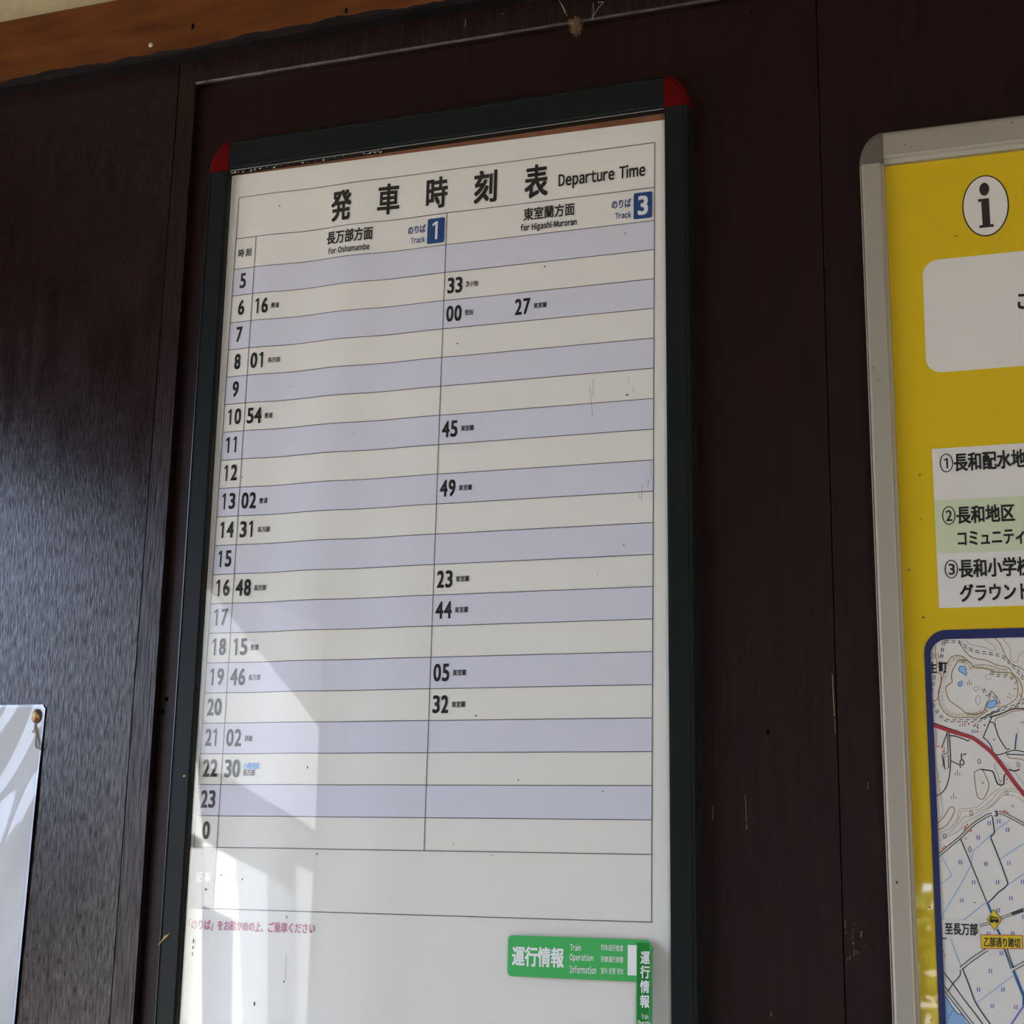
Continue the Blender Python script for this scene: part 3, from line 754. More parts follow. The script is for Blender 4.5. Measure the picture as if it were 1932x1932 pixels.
def dbl(f, pts, w=.0013, gap=.0036, m=M_MBLK, name='tracks', on=.0085, off=.0035):
    for s in (-1, 1): dashes(f, pts, w, m, name, on, off, s * gap / 2)
def area(f, pts, m, name):
    b = MAPL.setdefault((name, m.name), (MB(), m))[0]
    b.poly([W(*f(*p), LAY[name]) for p in pts])
def hach(f, pts, L, side, n, m=M_MBRN2, name='contour_lines', w=.0009):
    P = resample(f, pts, 0); b = MAPL.setdefault((name, m.name), (MB(), m))[0]
    for k in range(n):
        i = int((k + .5) / n * (len(P) - 2)); a, c = P[i], P[i + 1]; t = (c[0] - a[0], c[1] - a[1]); q = math.hypot(*t) or 1
        ribbon(b, [a, (a[0] - t[1] / q * L * side, a[1] + t[0] / q * L * side)], w, LAY[name])
BR, B2 = M_MBRN, M_MBRN2
# upper part
line(m3, [(900, 400), (960, 510), (1070, 640), (1180, 690), (1350, 720), (1500, 790), (1680, 830), (1760, 930), (1860, 1030), (1905, 1180), (1870, 1340), (1770, 1470)], .0016, BR, 'contour_lines')
line(m3, [(1470, 360), (1560, 460), (1640, 640), (1730, 770), (1850, 820), (1960, 890)], .0015, BR, 'contour_lines')
line(m3, [(1030, 390), (1060, 450), (1200, 490), (1330, 520), (1420, 560), (1480, 550), (1470, 500), (1380, 430), (1290, 380)], .0010, B2, 'contour_lines')
line(m3, [(1590, 370), (1650, 440), (1710, 520), (1720, 640), (1760, 730), (1830, 740), (1850, 650), (1900, 590), (1960, 580)], .0010, B2, 'contour_lines')
line(m3, [(545, 470), (540, 600), (560, 760), (555, 900), (620, 930), (630, 1030), (590, 1200), (580, 1300), (545, 1345), (490, 1340)], .0014, BR, 'contour_lines')
outer = [(660, 960), (740, 740), (800, 660), (900, 640), (990, 670), (1060, 730), (1110, 770), (1155, 825), (1300, 840), (1420, 870), (1480, 900), (1600, 905), (1700, 915)]
line(m3, outer, .0016, BR, 'contour_lines'); hach(m3, outer[:8], .0085, -1, 18)
line(m3, [(1150, 800), (1250, 785), (1400, 800), (1550, 850), (1670, 860)], .0012, BR, 'contour_lines')
hach(m3, [(1070, 810), (1250, 800), (1400, 830), (1550, 870), (1690, 880)], .0062, -1, 22)
inner = [(1040, 730), (980, 710), (900, 720), (850, 800), (800, 900), (795, 1000), (805, 1050), (760, 1090), (710, 1130), (705, 1200), (750, 1330), (830, 1400), (950, 1480), (1030, 1550), (1150, 1565), (1260, 1540), (1310, 1500), (1340, 1400), (1390, 1310), (1410, 1210), (1440, 1215), (1530, 1330)]
line(m3, inner, .0016, BR, 'contour_lines'); hach(m3, [(900, 720), (980, 710), (1050, 760)], .006, -1, 7)
lower = [(650, 970), (620, 1100), (590, 1250), (590, 1330), (620, 1440), (690, 1540), (780, 1600), (900, 1620), (1060, 1610), (1200, 1620), (1300, 1550), (1370, 1500)]
line(m3, lower, .0014, BR, 'contour_lines'); hach(m3, lower, .0088, 1, 36)
hach(m3, [(1040, 1580), (1150, 1590), (1270, 1560), (1380, 1500)], .0072, 1, 12)
line(m3, [(1700, 900), (1790, 980), (1830, 1080), (1835, 1230), (1800, 1320), (1700, 1400), (1600, 1440), (1500, 1440)], .0014, BR, 'contour_lines')
for c, r in (((1375, 980), (42, 42)), ((1180, 1160), (40, 35)), ((1210, 1340), (38, 74))):
    line(m3, [(c[0] + r[0] * math.cos(a * .55), c[1] + r[1] * math.sin(a * .55)) for a in range(12)], .0009, B2, 'contour_lines')
area(m3, [(900, 850), (925, 810), (1000, 810), (1025, 850), (1015, 890), (1035, 920), (1025, 960), (985, 930), (920, 890)], M_POND, 'ponds')
area(m3, [(895, 1090), (910, 1060), (955, 1035), (958, 1100), (930, 1130), (905, 1115)], M_POND, 'ponds')
area(m3, [(1345, 1440), (1360, 1390), (1410, 1350), (1500, 1330), (1505, 1370), (1480, 1440), (1430, 1465), (1370, 1465)], M_POND, 'ponds')
for lp in ([(900, 850), (925, 810), (1000, 810), (1025, 850), (1015, 890), (1035, 920), (1025, 960), (985, 930), (920, 890), (900, 850)], [(895, 1090), (910, 1060), (955, 1035), (958, 1100), (930, 1130), (905, 1115), (895, 1090)], [(1345, 1440), (1360, 1390), (1410, 1350), (1500, 1330), (1505, 1370), (1480, 1440), (1430, 1465), (1370, 1465), (1345, 1440)]):
    line(m3, lp, .0012, M_MBLUE, 'waterways', False)
dbl(m3, [(680, 420), (790, 418), (900, 425), (1000, 490), (1120, 560), (1280, 590), (1450, 620), (1600, 660), (1720, 770), (1830, 880), (1960, 1060)])
dbl(m3, [(675, 420), (655, 520), (640, 650), (590, 820)])
dbl(m3, [(520, 950), (510, 1080), (475, 1190)])
dbl(m3, [(490, 1400), (590, 1550), (680, 1640), (800, 1665), (1000, 1662), (1230, 1660), (1400, 1560), (1560, 1490), (1760, 1440), (1880, 1400), (1940, 1320)])
dbl(m3, [(1400, 900), (1500, 950), (1650, 960), (1760, 1000), (1820, 1080)])
dbl(m3, [(1290, 1160), (1340, 1250), (1440, 1270), (1510, 1330), (1550, 1430)])
line(m3, [(1250, 1640), (1400, 1560), (1560, 1500)], .0030, M_MGREY, 'tracks'); line(m3, [(1380, 1610), (1560, 1560), (1760, 1480), (1960, 1475)], .0026, M_MBLK, 'roads')
for x in (1045, 1075, 1105):
    line(m3, [(x, 1110), (x, 1010 if x == 1075 else 1060)], .0010, M_MGREY, 'field_marks', False)
for x, y in ((1680, 1295), (1720, 1305), (1705, 1245), (1760, 1275), (1860, 1250), (1880, 1275), (1775, 1160)):
    area(m3, [(x - 9, y - 12), (x + 9, y - 8), (x + 10, y + 12), (x - 7, y + 10)], M_MORG, 'house_marks')
line(m3, [(1775, 1160), (1830, 1168)], .0009, BR, 'contour_lines', False)
# middle
road = [(490, 230), (600, 265), (740, 315), (900, 365), (1090, 420), (1180, 470), (1300, 560), (1420, 660), (1520, 780), (1620, 910), (1700, 1020), (1800, 1160), (1950, 1340)]
line(m4, road, .0072, M_MRED, 'main_road')
line(m4, [(x + 12, y - 32) for x, y in road[:4]], .0014, M_MLBLUE, 'waterways'); line(m4, [(x + 10, y - 26) for x, y in road], .0028, M_MLBLUE, 'waterways')
line(m4, [(730, 340), (690, 450), (640, 590)], .0016, M_MBLK, 'roads'); line(m4, [(725, 340), (735, 500), (740, 670), (640, 705), (660, 800), (690, 925), (750, 905), (745, 700), (668, 735), (685, 900)], .0016, M_MBLK, 'roads', False)
line(m4, [(752, 340), (765, 500), (778, 700), (775, 900), (750, 1080), (700, 1220), (640, 1300), (540, 1355)], .0018, M_MBLK, 'roads')
line(m4, [(760, 400), (850, 405), (950, 440), (1055, 485), (1075, 460)], .0022, M_MBLK, 'roads', False)
line(m4, [(780, 795), (920, 860), (940, 910)], .0018, M_MBLK, 'roads', False)
line(m4, [(950, 780), (945, 680), (975, 705), (985, 685), (1005, 700), (1025, 680)], .0019, M_MBLK, 'field_marks', False)
line(m4, [(958 + 30 * math.cos(a * .6), 822 + 42 * math.sin(a * .6)) for a in range(12)], .0019, M_MBLK, 'field_marks')
dbl(m4, [(1200, 210), (1150, 320), (1110, 390)], .0012, .0040)
line(m4, [(1430, 105), (1380, 210), (1300, 410), (1310, 440), (1380, 510), (1430, 600), (1445, 660), (1520, 700), (1640, 670), (1780, 630), (1960, 660)], .0018, M_MBLK, 'roads')
line(m4, [(1385, 195), (1440, 190), (1475, 240), (1530, 410), (1620, 560), (1670, 615), (1715, 600)], .0018, M_MBLK, 'roads')
line(m4, [(1660, 640), (1650, 690), (1960, 705)], .0020, M_MBLK, 'roads', False)
line(m4, [(1815, 370), (1800, 500), (1790, 620)], .0018, M_MBLK, 'roads'); line(m4, [(1840, 270), (1825, 450), (1810, 600)], .0010, M_MLBLUE, 'waterways')
line(m4, [(1960, -10), (1750, 20), (1600, 90), (1490, 130), (1480, 200), (1490, 240)], .0014, BR, 'contour_lines')
line(m4, [(1670, 690), (1700, 750), (1860, 765), (1960, 800)], .0014, BR, 'contour_lines'); line(m4, [(1150, 970), (1270, 935), (1350, 1080), (1380, 1180), (1360, 1270), (1290, 1390), (1210, 1370), (1170, 1200), (1150, 970)], .0015, BR, 'contour_lines')
line(m4, [(1250, 930), (1400, 950), (1450, 980), (1500, 1120), (1530, 1165), (1610, 1165), (1620, 1040), (1660, 985)], .0024, M_MBLK, 'roads'); line(m4, [(1690, 930), (1780, 955), (1865, 930)], .0026, M_MBLK, 'roads')
line(m4, [(1530, 790), (1480, 830), (1470, 900), (1520, 1010), (1560, 1150), (1570, 1210), (1480, 1270), (1330, 1400), (1230, 1500), (1100, 1540), (930, 1550), (900, 1620), (870, 1740), (760, 1860), (600, 1920)], .0009, B2, 'contour_lines')
line(m4, [(1960, 1330), (1850, 1260), (1700, 1235), (1560, 1260), (1440, 1390), (1330, 1490), (1200, 1560), (960, 1590), (930, 1650), (880, 1760)], .0009, B2, 'contour_lines')
line(m4, [(1960, 1390), (1850, 1300), (1700, 1270), (1600, 1290), (1490, 1420), (1380, 1520), (1200, 1600), (1100, 1660), (990, 1680), (950, 1740), (880, 1790), (790, 1900), (690, 1980)], .0009, B2, 'contour_lines')
line(m4, [(1960, 1480), (1850, 1380), (1700, 1335), (1590, 1350), (1460, 1480), (1300, 1600), (1130, 1700), (980, 1780), (930, 1880), (790, 1960), (600, 2060)], .0009, B2, 'contour_lines')
line(m4, [(540, 300), (570, 400), (545, 560), (540, 830), (580, 1000), (610, 1280), (640, 1450), (650, 1620), (570, 1730)], .0009, B2, 'contour_lines')
line(m4, [(570, 1780), (660, 1690), (750, 1550), (800, 1515), (840, 1570), (800, 1680), (720, 1800), (640, 1860), (560, 1885)], .0015, BR, 'contour_lines')
line(m4, [(1560, 770), (1700, 900), (1800, 990), (1850, 1060), (1960, 1200)], .0009, B2, 'contour_lines')
for cx, cy in ((1225, 805), (1840, 855), (1660, 1300), (1100, 1620)):
    line(m4, [(cx + 22 * math.cos(a * .6), cy + 34 * math.sin(a * .6)) for a in range(12)], .0012, M_MGREY, 'field_marks'); line(m4, [(cx + 2, cy + 33), (cx + 32, cy + 33)], .0012, M_MGREY, 'field_marks', False)
for cx, cy in ((1465, 465), (1285, 1145), (1567, 1110), (1755, 1510), (1900, 195)):
    line(m4, [(cx - 20, cy - 18), (cx, cy + 16), (cx + 20, cy - 18)], .0014, M_MGREY, 'field_marks', False)
for cx, cy in ((887, 1030), (825, 1395), (965, 260)):
    for dx, h in ((-36, 45), (0, 90), (36, 45)): line(m4, [(cx + dx, cy), (cx + dx, cy - h)], .0011, M_MGREY, 'field_marks', False)
for x, y, w in ((570, 570, 14), (600, 575, 12), (635, 565, 10), (680, 600, 14), (672, 650, 20), (650, 860, 12), (645, 890, 8), (1005, 215, 14), (1065, 215, 15), (1140, 250, 14), (1210, 280, 14), (1200, 338, 17), (1312, 235, 18), (1555, 1000, 7), (1640, 1050, 9), (1662, 1085, 16), (1660, 1150, 7), (1010, 1840, 22), (1040, 1800, 16), (990, 1870, 15), (1090, 1890, 26), (1625, 1585, 20), (1670, 1610, 18), (660, 2180, 22), (690, 2140, 16), (1018, 2018, 12)):
    area(m4, [(x - w, y - w * .7), (x + w * .6, y - w * 1.2), (x + w, y + w * .6), (x - w * .5, y + w * 1.2)], M_MORG, 'house_marks')
word('map_number', '3', m4(1470, 1670), m4(1522, 1578), mz + .0005, M_INK, mp_, .04)
# lower
def road2(f, pts, gap=.0042, w=.0015):
    for s in (-1, 1):
        P = resample(f, pts, s * gap / 2); ribbon(MAPL.setdefault(('roads', M_MBLK.name), (MB(), M_MBLK))[0], P, w, LAY['roads'])
road2(m5, [(560, 810), (760, 640), (940, 490), (1130, 300), (1350, 160), (1430, 135)]); road2(m5, [(1540, 110), (1600, 120), (1760, 200), (1960, 310)])
line(m5, [(1435, 170), (1470, 430), (1410, 490), (1420, 530), (1560, 880), (1680, 1220), (1640, 1280), (1530, 1360), (1440, 1460), (1370, 1520)], .0022, M_MBLK, 'roads', False)
line(m5, [(935, 520), (1090, 890), (1340, 1500)], .0019, M_MBLK, 'roads', False)
line(m5, [(1350, 1510), (1420, 1680)], .0040, M_MBLUE, 'waterways', False)
for pts in ([(640, 800), (800, 1100), (610, 1240)], [(1720, 220), (1500, 380), (1130, 720), (1100, 930), (960, 1200), (650, 1720)], [(1960, 570), (1560, 840)], [(1960, 1050), (1690, 1240), (1560, 1350)], [(1320, 1530), (980, 1800)], [(640, 1740), (670, 1790)]):
    line(m5, pts, .0016, M_MLBLUE, 'waterways', False)
for cx, cy in ((1385, 275), (1533, 245), (1673, 380), (1213, 500), (932, 890), (1332, 915), (1695, 905), (1140, 1205), (1515, 1205), (955, 1490), (1725, 1455), (1527, 1645), (1910, 1200)):
    for dx in (-18, 18): line(m5, [(cx + dx, cy - 34), (cx + dx, cy + 34)], .0016, M_MVIOLET, 'field_marks', False)
for cx, cy in ((685, 480), (1080, 690)):
    line(m5, [(cx + 22 * math.cos(a * .6), cy + 34 * math.sin(a * .6)) for a in range(12)], .0014, M_MGREY, 'field_marks')
line(m5, [(1078, 655), (1078, 630)], .0014, M_MGREY, 'field_marks', False)
for cx, cy in ((1575, 820), (1405, 1100), (1218, 1390), (1600, 1390), (1430, 1650), (1803, 1665), (1375, 515), (1750, 512), (1930, 250)):
    for dx in (-18, 18): line(m6, [(cx + dx, cy - 34), (cx + dx, cy + 34)], .0016, M_MVIOLET, 'field_marks', False)
for pts in ([(770, 590), (940, 1020)], [(1760, 1170), (1190, 1600)]): line(m6, pts, .0014, M_MLBLUE, 'waterways', False)
line(m6, [(1510, 440), (1555, 530)], .0040, M_MBLUE, 'waterways', False)
line(m6, [(1630, 760), (1750, 1040)], .0020, M_MBLUE, 'waterways', False); line(m6, [(1765, 1090), (1930, 1500), (1930, 1640)], .0052, M_MBLUE, 'waterways', False); line(m6, [(1930, 1640), (1730, 1940)], .0030, M_MVIOLET, 'waterways', False)
road2(m6, [(1630, 720), (1750, 1060)], .0050); road2(m6, [(1350, 760), (1100, 930), (940, 1060)], .0050); road2(m6, [(1960, 960), (1760, 1070)], .0050)
line(m6, [(930, 1080), (925, 1170), (830, 1280), (740, 1410)], .0018, M_MBLK, 'roads'); line(m6, [(640, 1080), (820, 1310), (980, 1530), (1180, 1790), (1300, 1960)], .0019, M_MBLK, 'roads')
line(m6, [(970, 1070), (1080, 1350), (1180, 1610), (1420, 1960)], .0022, M_MBLK, 'roads'); road2(m6, [(640, 1320), (900, 1660), (1150, 1980)], .0050)
area(m6, [(640, 1450), (670, 1480), (720, 1530), (800, 1660), (880, 1760), (930, 1780), (960, 1790), (1080, 1980), (640, 1980)], M_SEA, 'sea')
line(m6, [(650, 1460), (720, 1530), (800, 1660), (880, 1760), (930, 1780), (960, 1785)], .0016, M_MBLUE, 'waterways')
for k in range(4): area(m6, [(798 - k * 20, 1718 + k * 37), (812 - k * 20, 1718 + k * 37), (812 - k * 20, 1735 + k * 37), (798 - k * 20, 1735 + k * 37)], M_MBLK, 'field_marks')
for x, y in ((662, 790), (685, 855)): area(m6, [(x - 12, y - 16), (x + 10, y - 18), (x + 14, y + 14), (x - 8, y + 18)], M_MORG, 'house_marks')
road2(m6, [(1235, 390), (1400, 340)], .0036, .0012); road2(m6, [(1560, 270), (1740, 205)], .0036, .0012); line(m6, [(1740, 205), (1920, 140)], .0062, M_MBLK, 'railway', False); road2(m6, [(1900, 150), (1960, 130)], .005, .0012)
line(m6, [(630, 585), (720, 590)], .0022, M_MBLK, 'roads', False)
for (n, mn), (bb, m) in MAPL.items():
    bb.build(n, m, gB, recalc=False)
for body, q in (('町', (598, 915, 720, 745)), ('生', (430, 920, 560, 740))): word('town_name', body, m3(q[0], q[1]), m3(q[2], q[3]), mz + .0005, M_INK, mp_, .03)
word('town_reading', 'お', m3(470, 690), m3(545, 590), mz + .0005, M_MGREY, mp_, .0); word('town_reading', 'い', m3(580, 690), m3(650, 600), mz + .0005, M_MGREY, mp_, .0)
flat('map_caption_ground', M_WHITE2, [m6(640, 300), m6(1230, 300), m6(1230, 570), m6(640, 570)], mz + .00045, mp_)
word('map_caption', '至長万部', m6(693, 528), m6(1203, 350), mz + .0007, M_INK, mp_, .022)
cs_ = flat('crossing_sign', M_SIGNRED, [m6(1250, 525), m6(1908, 535), m6(1918, 755), m6(1258, 748)], mz + .0006, mp_, 'yellow crossing name plate with red edge')
flat('plate_face', M_SIGNYEL, [m6(1259, 536), m6(1899, 546), m6(1908, 744), m6(1267, 738)], mz + .0008, cs_)
word('plate_lettering', '乙部通り踏切', m6(1305, 714), m6(1868, 580), mz + .0010, M_INK, cs_, .014)
dm = flat('crossing_mark', M_INK, [m6(1347, 293), m6(1455, 124), m6(1585, 290), m6(1470, 462)], mz + .0006, mp_, 'yellow diamond mark with a train')
flat('mark_face', M_SIGNYEL, [m6(1356, 293), m6(1455, 137), m6(1575, 290), m6(1470, 448)], mz + .0008, dm)
b = MB()
rr0, rr1 = m6(1392, 340), m6(1535, 254)
b.poly([W(u, v, mz + .0010) for u, v in rrect(rr0[0], rr0[1], rr1[0], rr1[1], .003, 4)])
ribbon(b, [m6(1400, 248), m6(1430, 230), m6(1455, 250)], .0014, mz + .001)
tr_ = b.build('train_mark', M_INK, dm, recalc=False)
b = MB()
for k in range(5):
    x = 1425 + k * 19; b.poly([W(*m6(p, q), mz + .0012) for p, q in ((x, 270), (x + 13, 270), (x + 13, 287), (x, 287))])
b.poly([W(*m6(p, q), mz + .0012) for p, q in ((1450, 325), (1485, 325), (1485, 335), (1450, 335))])
b.poly([W(*m6(p, q), mz + .0012) for p, q in ((1403, 273), (1412, 273), (1412, 284), (1403, 284))]); b.poly([W(*m6(p, q), mz + .0012) for p, q in ((1518, 272), (1527, 272), (1527, 283), (1518, 283))])
b.build('train_windows', M_SIGNYEL, dm, recalc=False)
# blue border
b = MB(); lo = rrect(bo0, -1.93, 2.58, bt0, .042, 14); li = rrect(bi, -1.90, 2.555, it0, .030, 14)
sl = lambda P: [(u - .0045 * (v - bt0), v) for u, v in P]
b.grid([[W(u, v, mz + .0014) for u, v in sl(lo) + sl(lo)[:1]], [W(u, v, mz + .0014) for u, v in sl(li) + sl(li)[:1]]])
part_label(b.build('map_border', M_MAPBLUE, mp_, recalc=False), 'dark blue rounded map border')
# specks on the yellow sheet's cover
b = MB(); random.seed(2)
for x, y, r in ((1804.5, 445.6, 1.6), (1742, 1165, 2.2), (1715, 1075, 2.0), (1736, 895, 1.4), (1738, 979, 1.1), (1735, 898, 1.1), (1754, 1712, 1.5), (1839, 1703, 1.2), (1757, 1924, 1.4), (1774, 1475, 1.0), (1886, 450, 1.0)):
    u, v = back(x, y, zc); b.poly([W(u + r / 800 * math.cos(a * math.pi / 4), v + r / 860 * math.sin(a * math.pi / 4), zc) for a in range(8)])
o = b.build('specks', MATS['grime'], yb); o['kind'] = 'stuff'
b = MB()
for x, y, r in ((1692, 1665, 2.0), (1676, 1777, 1.6), (1648, 694, 1.1), (1657, 717, 1.1), (1708.5, 273, 1.1), (1720, 276, 1.0), (1910, 231, 1.3)):
    zq = ZF + .0002 if x != 1676 else ZF; u, v = back(x, y, zq); b.poly([W(u + r / 900 * math.cos(a * math.pi / 4), v + r * 1.3 / 900 * math.sin(a * math.pi / 4), zq) for a in range(8)])
o = b.build('rust_spots', mat('rust', (0.12, 0.025, 0.012), .8), yb); o['kind'] = 'stuff'

# ------------------------------------------------------------------ laminated sheet with its pin
lc = [back(-260, 1321, .002), back(86.5, 1329, .002), back(28, 1932, .002)]
uR_ = lambda v: lc[1][0] + (lc[2][0] - lc[1][0]) * (v - lc[1][1]) / (lc[2][1] - lc[1][1])
vT_ = lc[1][1]; vBm = vT_ - .80; uLm = lc[1][0] - .56
e = thing('laminated_notice', 'glossy blank laminated white sheet pinned to the dark brown panel', 'notice', W(uLm + .25, vBm, .001))
def lamz(u, v): return .0030 + .0016 * math.sin(9.0 * (u + .41) + 5.5 * (v + 1)) * math.sin(7.5 * (v + 1.0) + 1.2) + .0007 * math.sin(31 * (u + .41) - 17 * v)
def lam_grid(du0, du1, dv0, dv1, z, n=60, m=80):
    rows = []
    for j in range(m + 1):
        v = (vT_ - dv0) + ((vBm + dv1) - (vT_ - dv0)) * j / m; r = []
        for i in range(n + 1):
            ul, ur = uLm + du0, uR_(v) - du1
            cr = 0
            w = vT_ - dv0 - v
            if w < .008: cr = .008 - math.sqrt(max(0, .008 ** 2 - (.008 - w) ** 2))
            u = ul + cr + (ur - ul - 2 * cr) * i / n; r.append(W(u, v, lamz(u, v) + z))
        rows.append(r)
    b = MB(); b.grid(rows); return b
part_label(lam_grid(0, 0, 0, 0, 0).build('laminate', M_LAMEDGE, e, smooth=True), 'clear bluish laminate border')
part_label(lam_grid(.006, .006, .006, .006, .0002).build('sheet', M_LAM, e, smooth=True), 'blank white sheet')
# pin
tcn = back(66.6, 1350.6, .006); tz = lamz(*tcn) + .0012
pr = abs(back(75, 1350.6, .006)[0] - tcn[0]); pr2 = abs(back(66.6, 1363.4, .006)[1] - tcn[1])
e = thing('thumbtack', 'tarnished brass thumbtack in the upper corner of the laminated white sheet', 'thumbtack', W(*tcn, 0))
b = MB(); dome(b, tcn, pr, pr2, tz, .0045, 28, 7); b.build('pin_head', M_BRASS, e, smooth=True)
b = MB(); pp = W(*tcn, 0)
b.tube([pp + Vector((0, .006, 0)), pp + Vector((0, -.004, 0))], .0009); b.build('pin_shaft', M_BRASS, e)
b = MB(); o1 = el(tcn, pr * 1.06, pr2 * 1.06, 28); o2 = el(tcn, pr * .95, pr2 * .95, 28)
b.prism([W(*p, tz + .0008) for p in o1], [W(*p, tz - .0012) for p in o1]); b.build('pin_rim', mat('dark_rim', (.05, .035, .015), .5), e)
tt = Zm(0, 1300, .06211, .006)
b = MB()
for pts, r in (([(1045, 1010), (1015, 1130), (1040, 1290), (1065, 1400), (1050, 1560), (1045, 1690), (1075, 1800)], .0013), ([(1045, 1130), (1090, 1400), (1135, 1560), (1172, 1700), (1140, 1790), (1205, 1830)], .0012), ([(1020, 1120), (990, 1240), (960, 1290), (950, 1325)], .0008)):
    P = resample(tt, pts, 0); b.tube([W(p[0], p[1], lamz(p[0], p[1]) + .0016) for p in P[::3] + [P[-1]]], r * .55 + .00025, 6)
tag(b.build('thread', M_THREAD, smooth=True), 'frayed grey brown thread dangling from the brass thumbtack', 'thread')

# ------------------------------------------------------------------ dust, webs and straw
b = MB(); random.seed(9)
cd = back(1087, 47, .004)
for i in range(260):
    a = random.uniform(0, 6.283); rr = random.random() ** .6
    bx_, by_ = .0085 * rr * math.cos(a), .0155 * rr * math.sin(a) - .002
    p = [W(cd[0] + bx_, cd[1] + by_, .004 + random.uniform(-.004, .004))]
    d = Vector((random.uniform(-1, 1), random.uniform(-.6, .6), random.uniform(-1, 1)))
    for k in range(3):
        d = (d + Vector((random.uniform(-1, 1), random.uniform(-1, 1), random.uniform(-1, 1))) * .8).normalized(); p.append(p[-1] + d * .0022)
    b.tube(p, .00022, 3)
tag(b.build('dust_clump', M_DUST), 'tan clump of dust and web hanging under the dark rail above the timetable', 'dust')
web_sets = (('web above the dust clump', [[(1055, 0), (1062, 14), (1066, 24)], [(1060, 8), (1067, 22)], [(1063, 16), (1070, 30)]]), ('right', [[(1138, 5), (1128, 16), (1121, 28), (1118, 36)], [(1119, 6), (1120, 22), (1117, 34)], [(1128, 4), (1139, 4)]]), ('left', [[(879, 36), (877.5, 50)], [(940, 0), (941, 9)], [(946, 25), (948, 27)]]))
labs = ('thin cobweb strand just above the tan dust clump on the rail', 'forked cobweb strand on the rail beside the tan dust clump', 'short white web flecks on the rail below the orange brown beam')
for (nm, sets), lab in zip(web_sets, labs):
    b = MB()
    for pts in sets: b.tube([at(x, y, .0016) for x, y in pts], .00042, 4)
    tag(b.build('cobweb_strand', M_WEB), lab, 'cobweb', 'cobweb strands on the rail')
hs = Zm(200, 1732, .10352, ZF)
b = MB(); P = [W(*hs(x, y), ZF + .0009) for x, y in ((960, 492), (1020, 425), (1060, 380), (1095, 340), (1125, 322), (1150, 295), (1172, 262))]
b.tube(P, [.00035, .0006, .0011, .0019, .0010, .00035, .0002], 6)
tag(b.build('straw_husk', M_HUSK, smooth=True), 'dry straw husk stuck to the dark upright of the timetable frame', 'husk')
b = MB(); dome(b, back(348, 1464, ZF), .0036, .0026, ZF, .0012, 10, 3)
tag(b.build('seed', M_HUSK, smooth=True), 'tiny tan seed on the dark frame upright beside hour 22', 'seed')

# ------------------------------------------------------------------ outside, seen only as reflections in covers and paint
# a shed added for its reflection, its boards shaped and toned as the cover's streaks
XS = -4.6
def mirror_hit(px, py, X):
    a, b2 = (px - 966) / F, (py - 966) / F
    d = rotv([RW[0][i] * a + RW[1][i] * b2 + RW[2][i] for i in range(3)])
    k = (-.0058 - pos.y) / d.y; P = pos + d * k; r = Vector((d.x, -d.y, d.z)); t = (X - P.x) / r.x
    return P + r * t
sh = thing('reflection_backdrop', 'brown shed and boards added to make the streaks reflected in the timetable cover', 'backdrop', (XS - .5, -6, -.1))
b = MB(); b.box((XS - 1.0, -18, -.12), (XS, mirror_hit(336, 1500, XS).y, 4.2)); b.build('backdrop_wall', M_BACKDROP, sh)
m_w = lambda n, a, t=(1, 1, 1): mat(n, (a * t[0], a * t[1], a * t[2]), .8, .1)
STREAK_BOARDS = (  # each tone sets how bright its reflected streak looks
    ([(330, 1435), (372, 1435), (383, 1600), (381, 1708), (381, 1990), (300, 1990)], m_w('white_streak_tone', .86, (1, .99, .95))),
    ([(345, 1572), (362, 1572), (406, 1600), (446, 1622), (440, 1735), (383, 1708), (384, 1600), (345, 1600)], m_w('white_streak_tone', .86)),
    ([(384, 1712), (440, 1738), (437, 1990), (383, 1990)], m_w('blue_grey_streak_tone', .17, (.85, .95, 1.15))),
    ([(440, 1735), (448, 1640), (456, 1990), (438, 1990)], m_w('white_streak_tone', .86)),
    ([(448, 1622), (505, 1650), (505, 1990), (456, 1990)], m_w('pale_grey_streak_tone', .42, (.93, .98, 1.05))),
    ([(507, 1655), (558, 1690), (558, 1990), (507, 1990)], m_w('mid_grey_streak_tone', .20, (.9, .97, 1.1))),
    ([(559, 1632), (628, 1668), (632, 1990), (559, 1990)], m_w('light_grey_streak_tone', .33, (.95, .99, 1.02))),
    ([(372, 1100), (400, 1118), (640, 1420), (636, 1604), (580, 1555), (450, 1478), (376, 1432)], m_w('soft_grey_streak_tone', .30, (.95, .99, 1.04))),
    ([(352, 1130), (372, 1112), (374, 1250), (371, 1430), (345, 1434)], m_w('warm_streak_tone', .5, (1, .97, .88))),
    ([(640, 1500), (1260, 1650), (1260, 1990), (632, 1990)], m_w('dim_streak_tone', .12, (.9, 1, 1.05))),
)
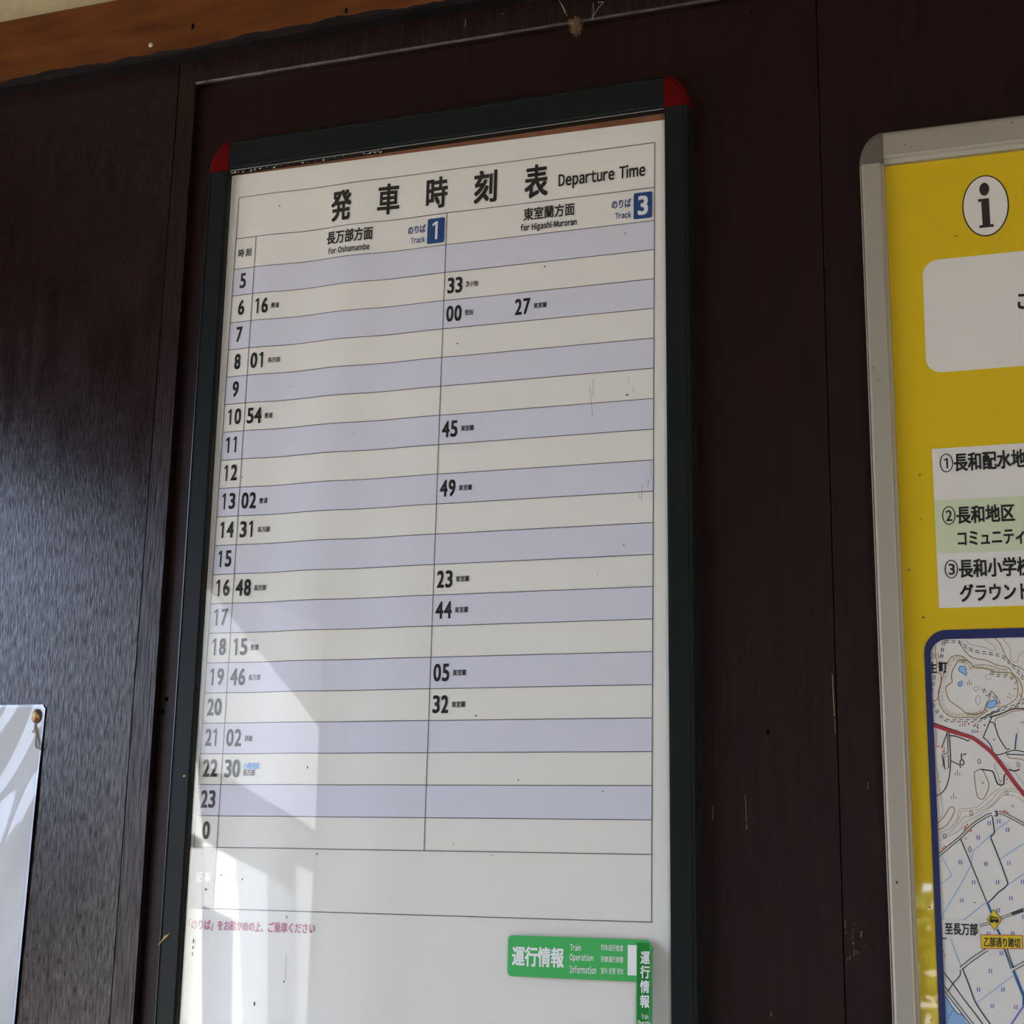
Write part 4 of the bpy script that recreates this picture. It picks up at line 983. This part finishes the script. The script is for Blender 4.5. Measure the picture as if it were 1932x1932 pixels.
for i, (pts, m) in enumerate(STREAK_BOARDS):
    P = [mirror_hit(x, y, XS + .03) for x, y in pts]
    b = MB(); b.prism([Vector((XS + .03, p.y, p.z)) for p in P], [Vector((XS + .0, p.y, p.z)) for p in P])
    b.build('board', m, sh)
# wooded bank to the west and trees behind the back window
def foliage(name, label, c, r, n, trunk_h, group, seed):
    random.seed(seed)
    e = thing(name, label, 'tree', (c[0], c[1], -.12), group)
    b = MB()
    for i in range(n):
        d = Vector((random.gauss(0, 1), random.gauss(0, 1), random.gauss(0, 1))).normalized() * (random.random() ** .4)
        p = Vector((c[0] + d.x * r[0], c[1] + d.y * r[1], c[2] + d.z * r[2])); s = random.uniform(.05, .11) * max(r) ** .5
        a = Vector((random.gauss(0, 1), random.gauss(0, 1), random.gauss(0, 1))).normalized(); q = a.orthogonal().normalized(); w = a.cross(q)
        b.poly([p + q * s, p + w * s * .6, p - q * s, p - w * s * .6])
    b.build('crown', M_LEAF, e, recalc=False)
    b = MB(); b.tube([(c[0], c[1], -.12), (c[0] + .05, c[1], trunk_h * .5), (c[0], c[1], c[2])], [.16, .12, .05], 8); b.build('trunk', M_BARK, e)
foliage('garden_tree', 'leafy tree outside the back window nearest the doorway', (-0.6, -8.5, 1.25), (1.0, .8, 1.1), 1500, 1.0, 'trees outside the back window', 1)
foliage('garden_tree', 'leafy tree outside the middle of the back window', (1.5, -10.5, 1.3), (1.0, .9, 1.1), 1300, 1.0, 'trees outside the back window', 2)
foliage('garden_tree', 'leafy tree outside the far end of the back window', (3.8, -9.0, 1.4), (1.1, .9, 1.2), 1300, 1.0, 'trees outside the back window', 4)
b = MB(); rows = []
random.seed(8)
for j in range(9):
    t = j / 8; rows.append([(-11 - 8 * t, -40 + i * 1.0, -.14 + (2.9 + .45 * math.sin(i * .55) + .3 * math.sin(i * 1.7 + 1)) * t ** .6) for i in range(60)])
b.grid(rows)
struct(b.build('ground_bank', noisy('wooded_bank', (0.045, 0.038, 0.034), (0.075, 0.066, 0.058), 2, 0.9, 0, (1, 1, 1), 8, 0.1), smooth=True))
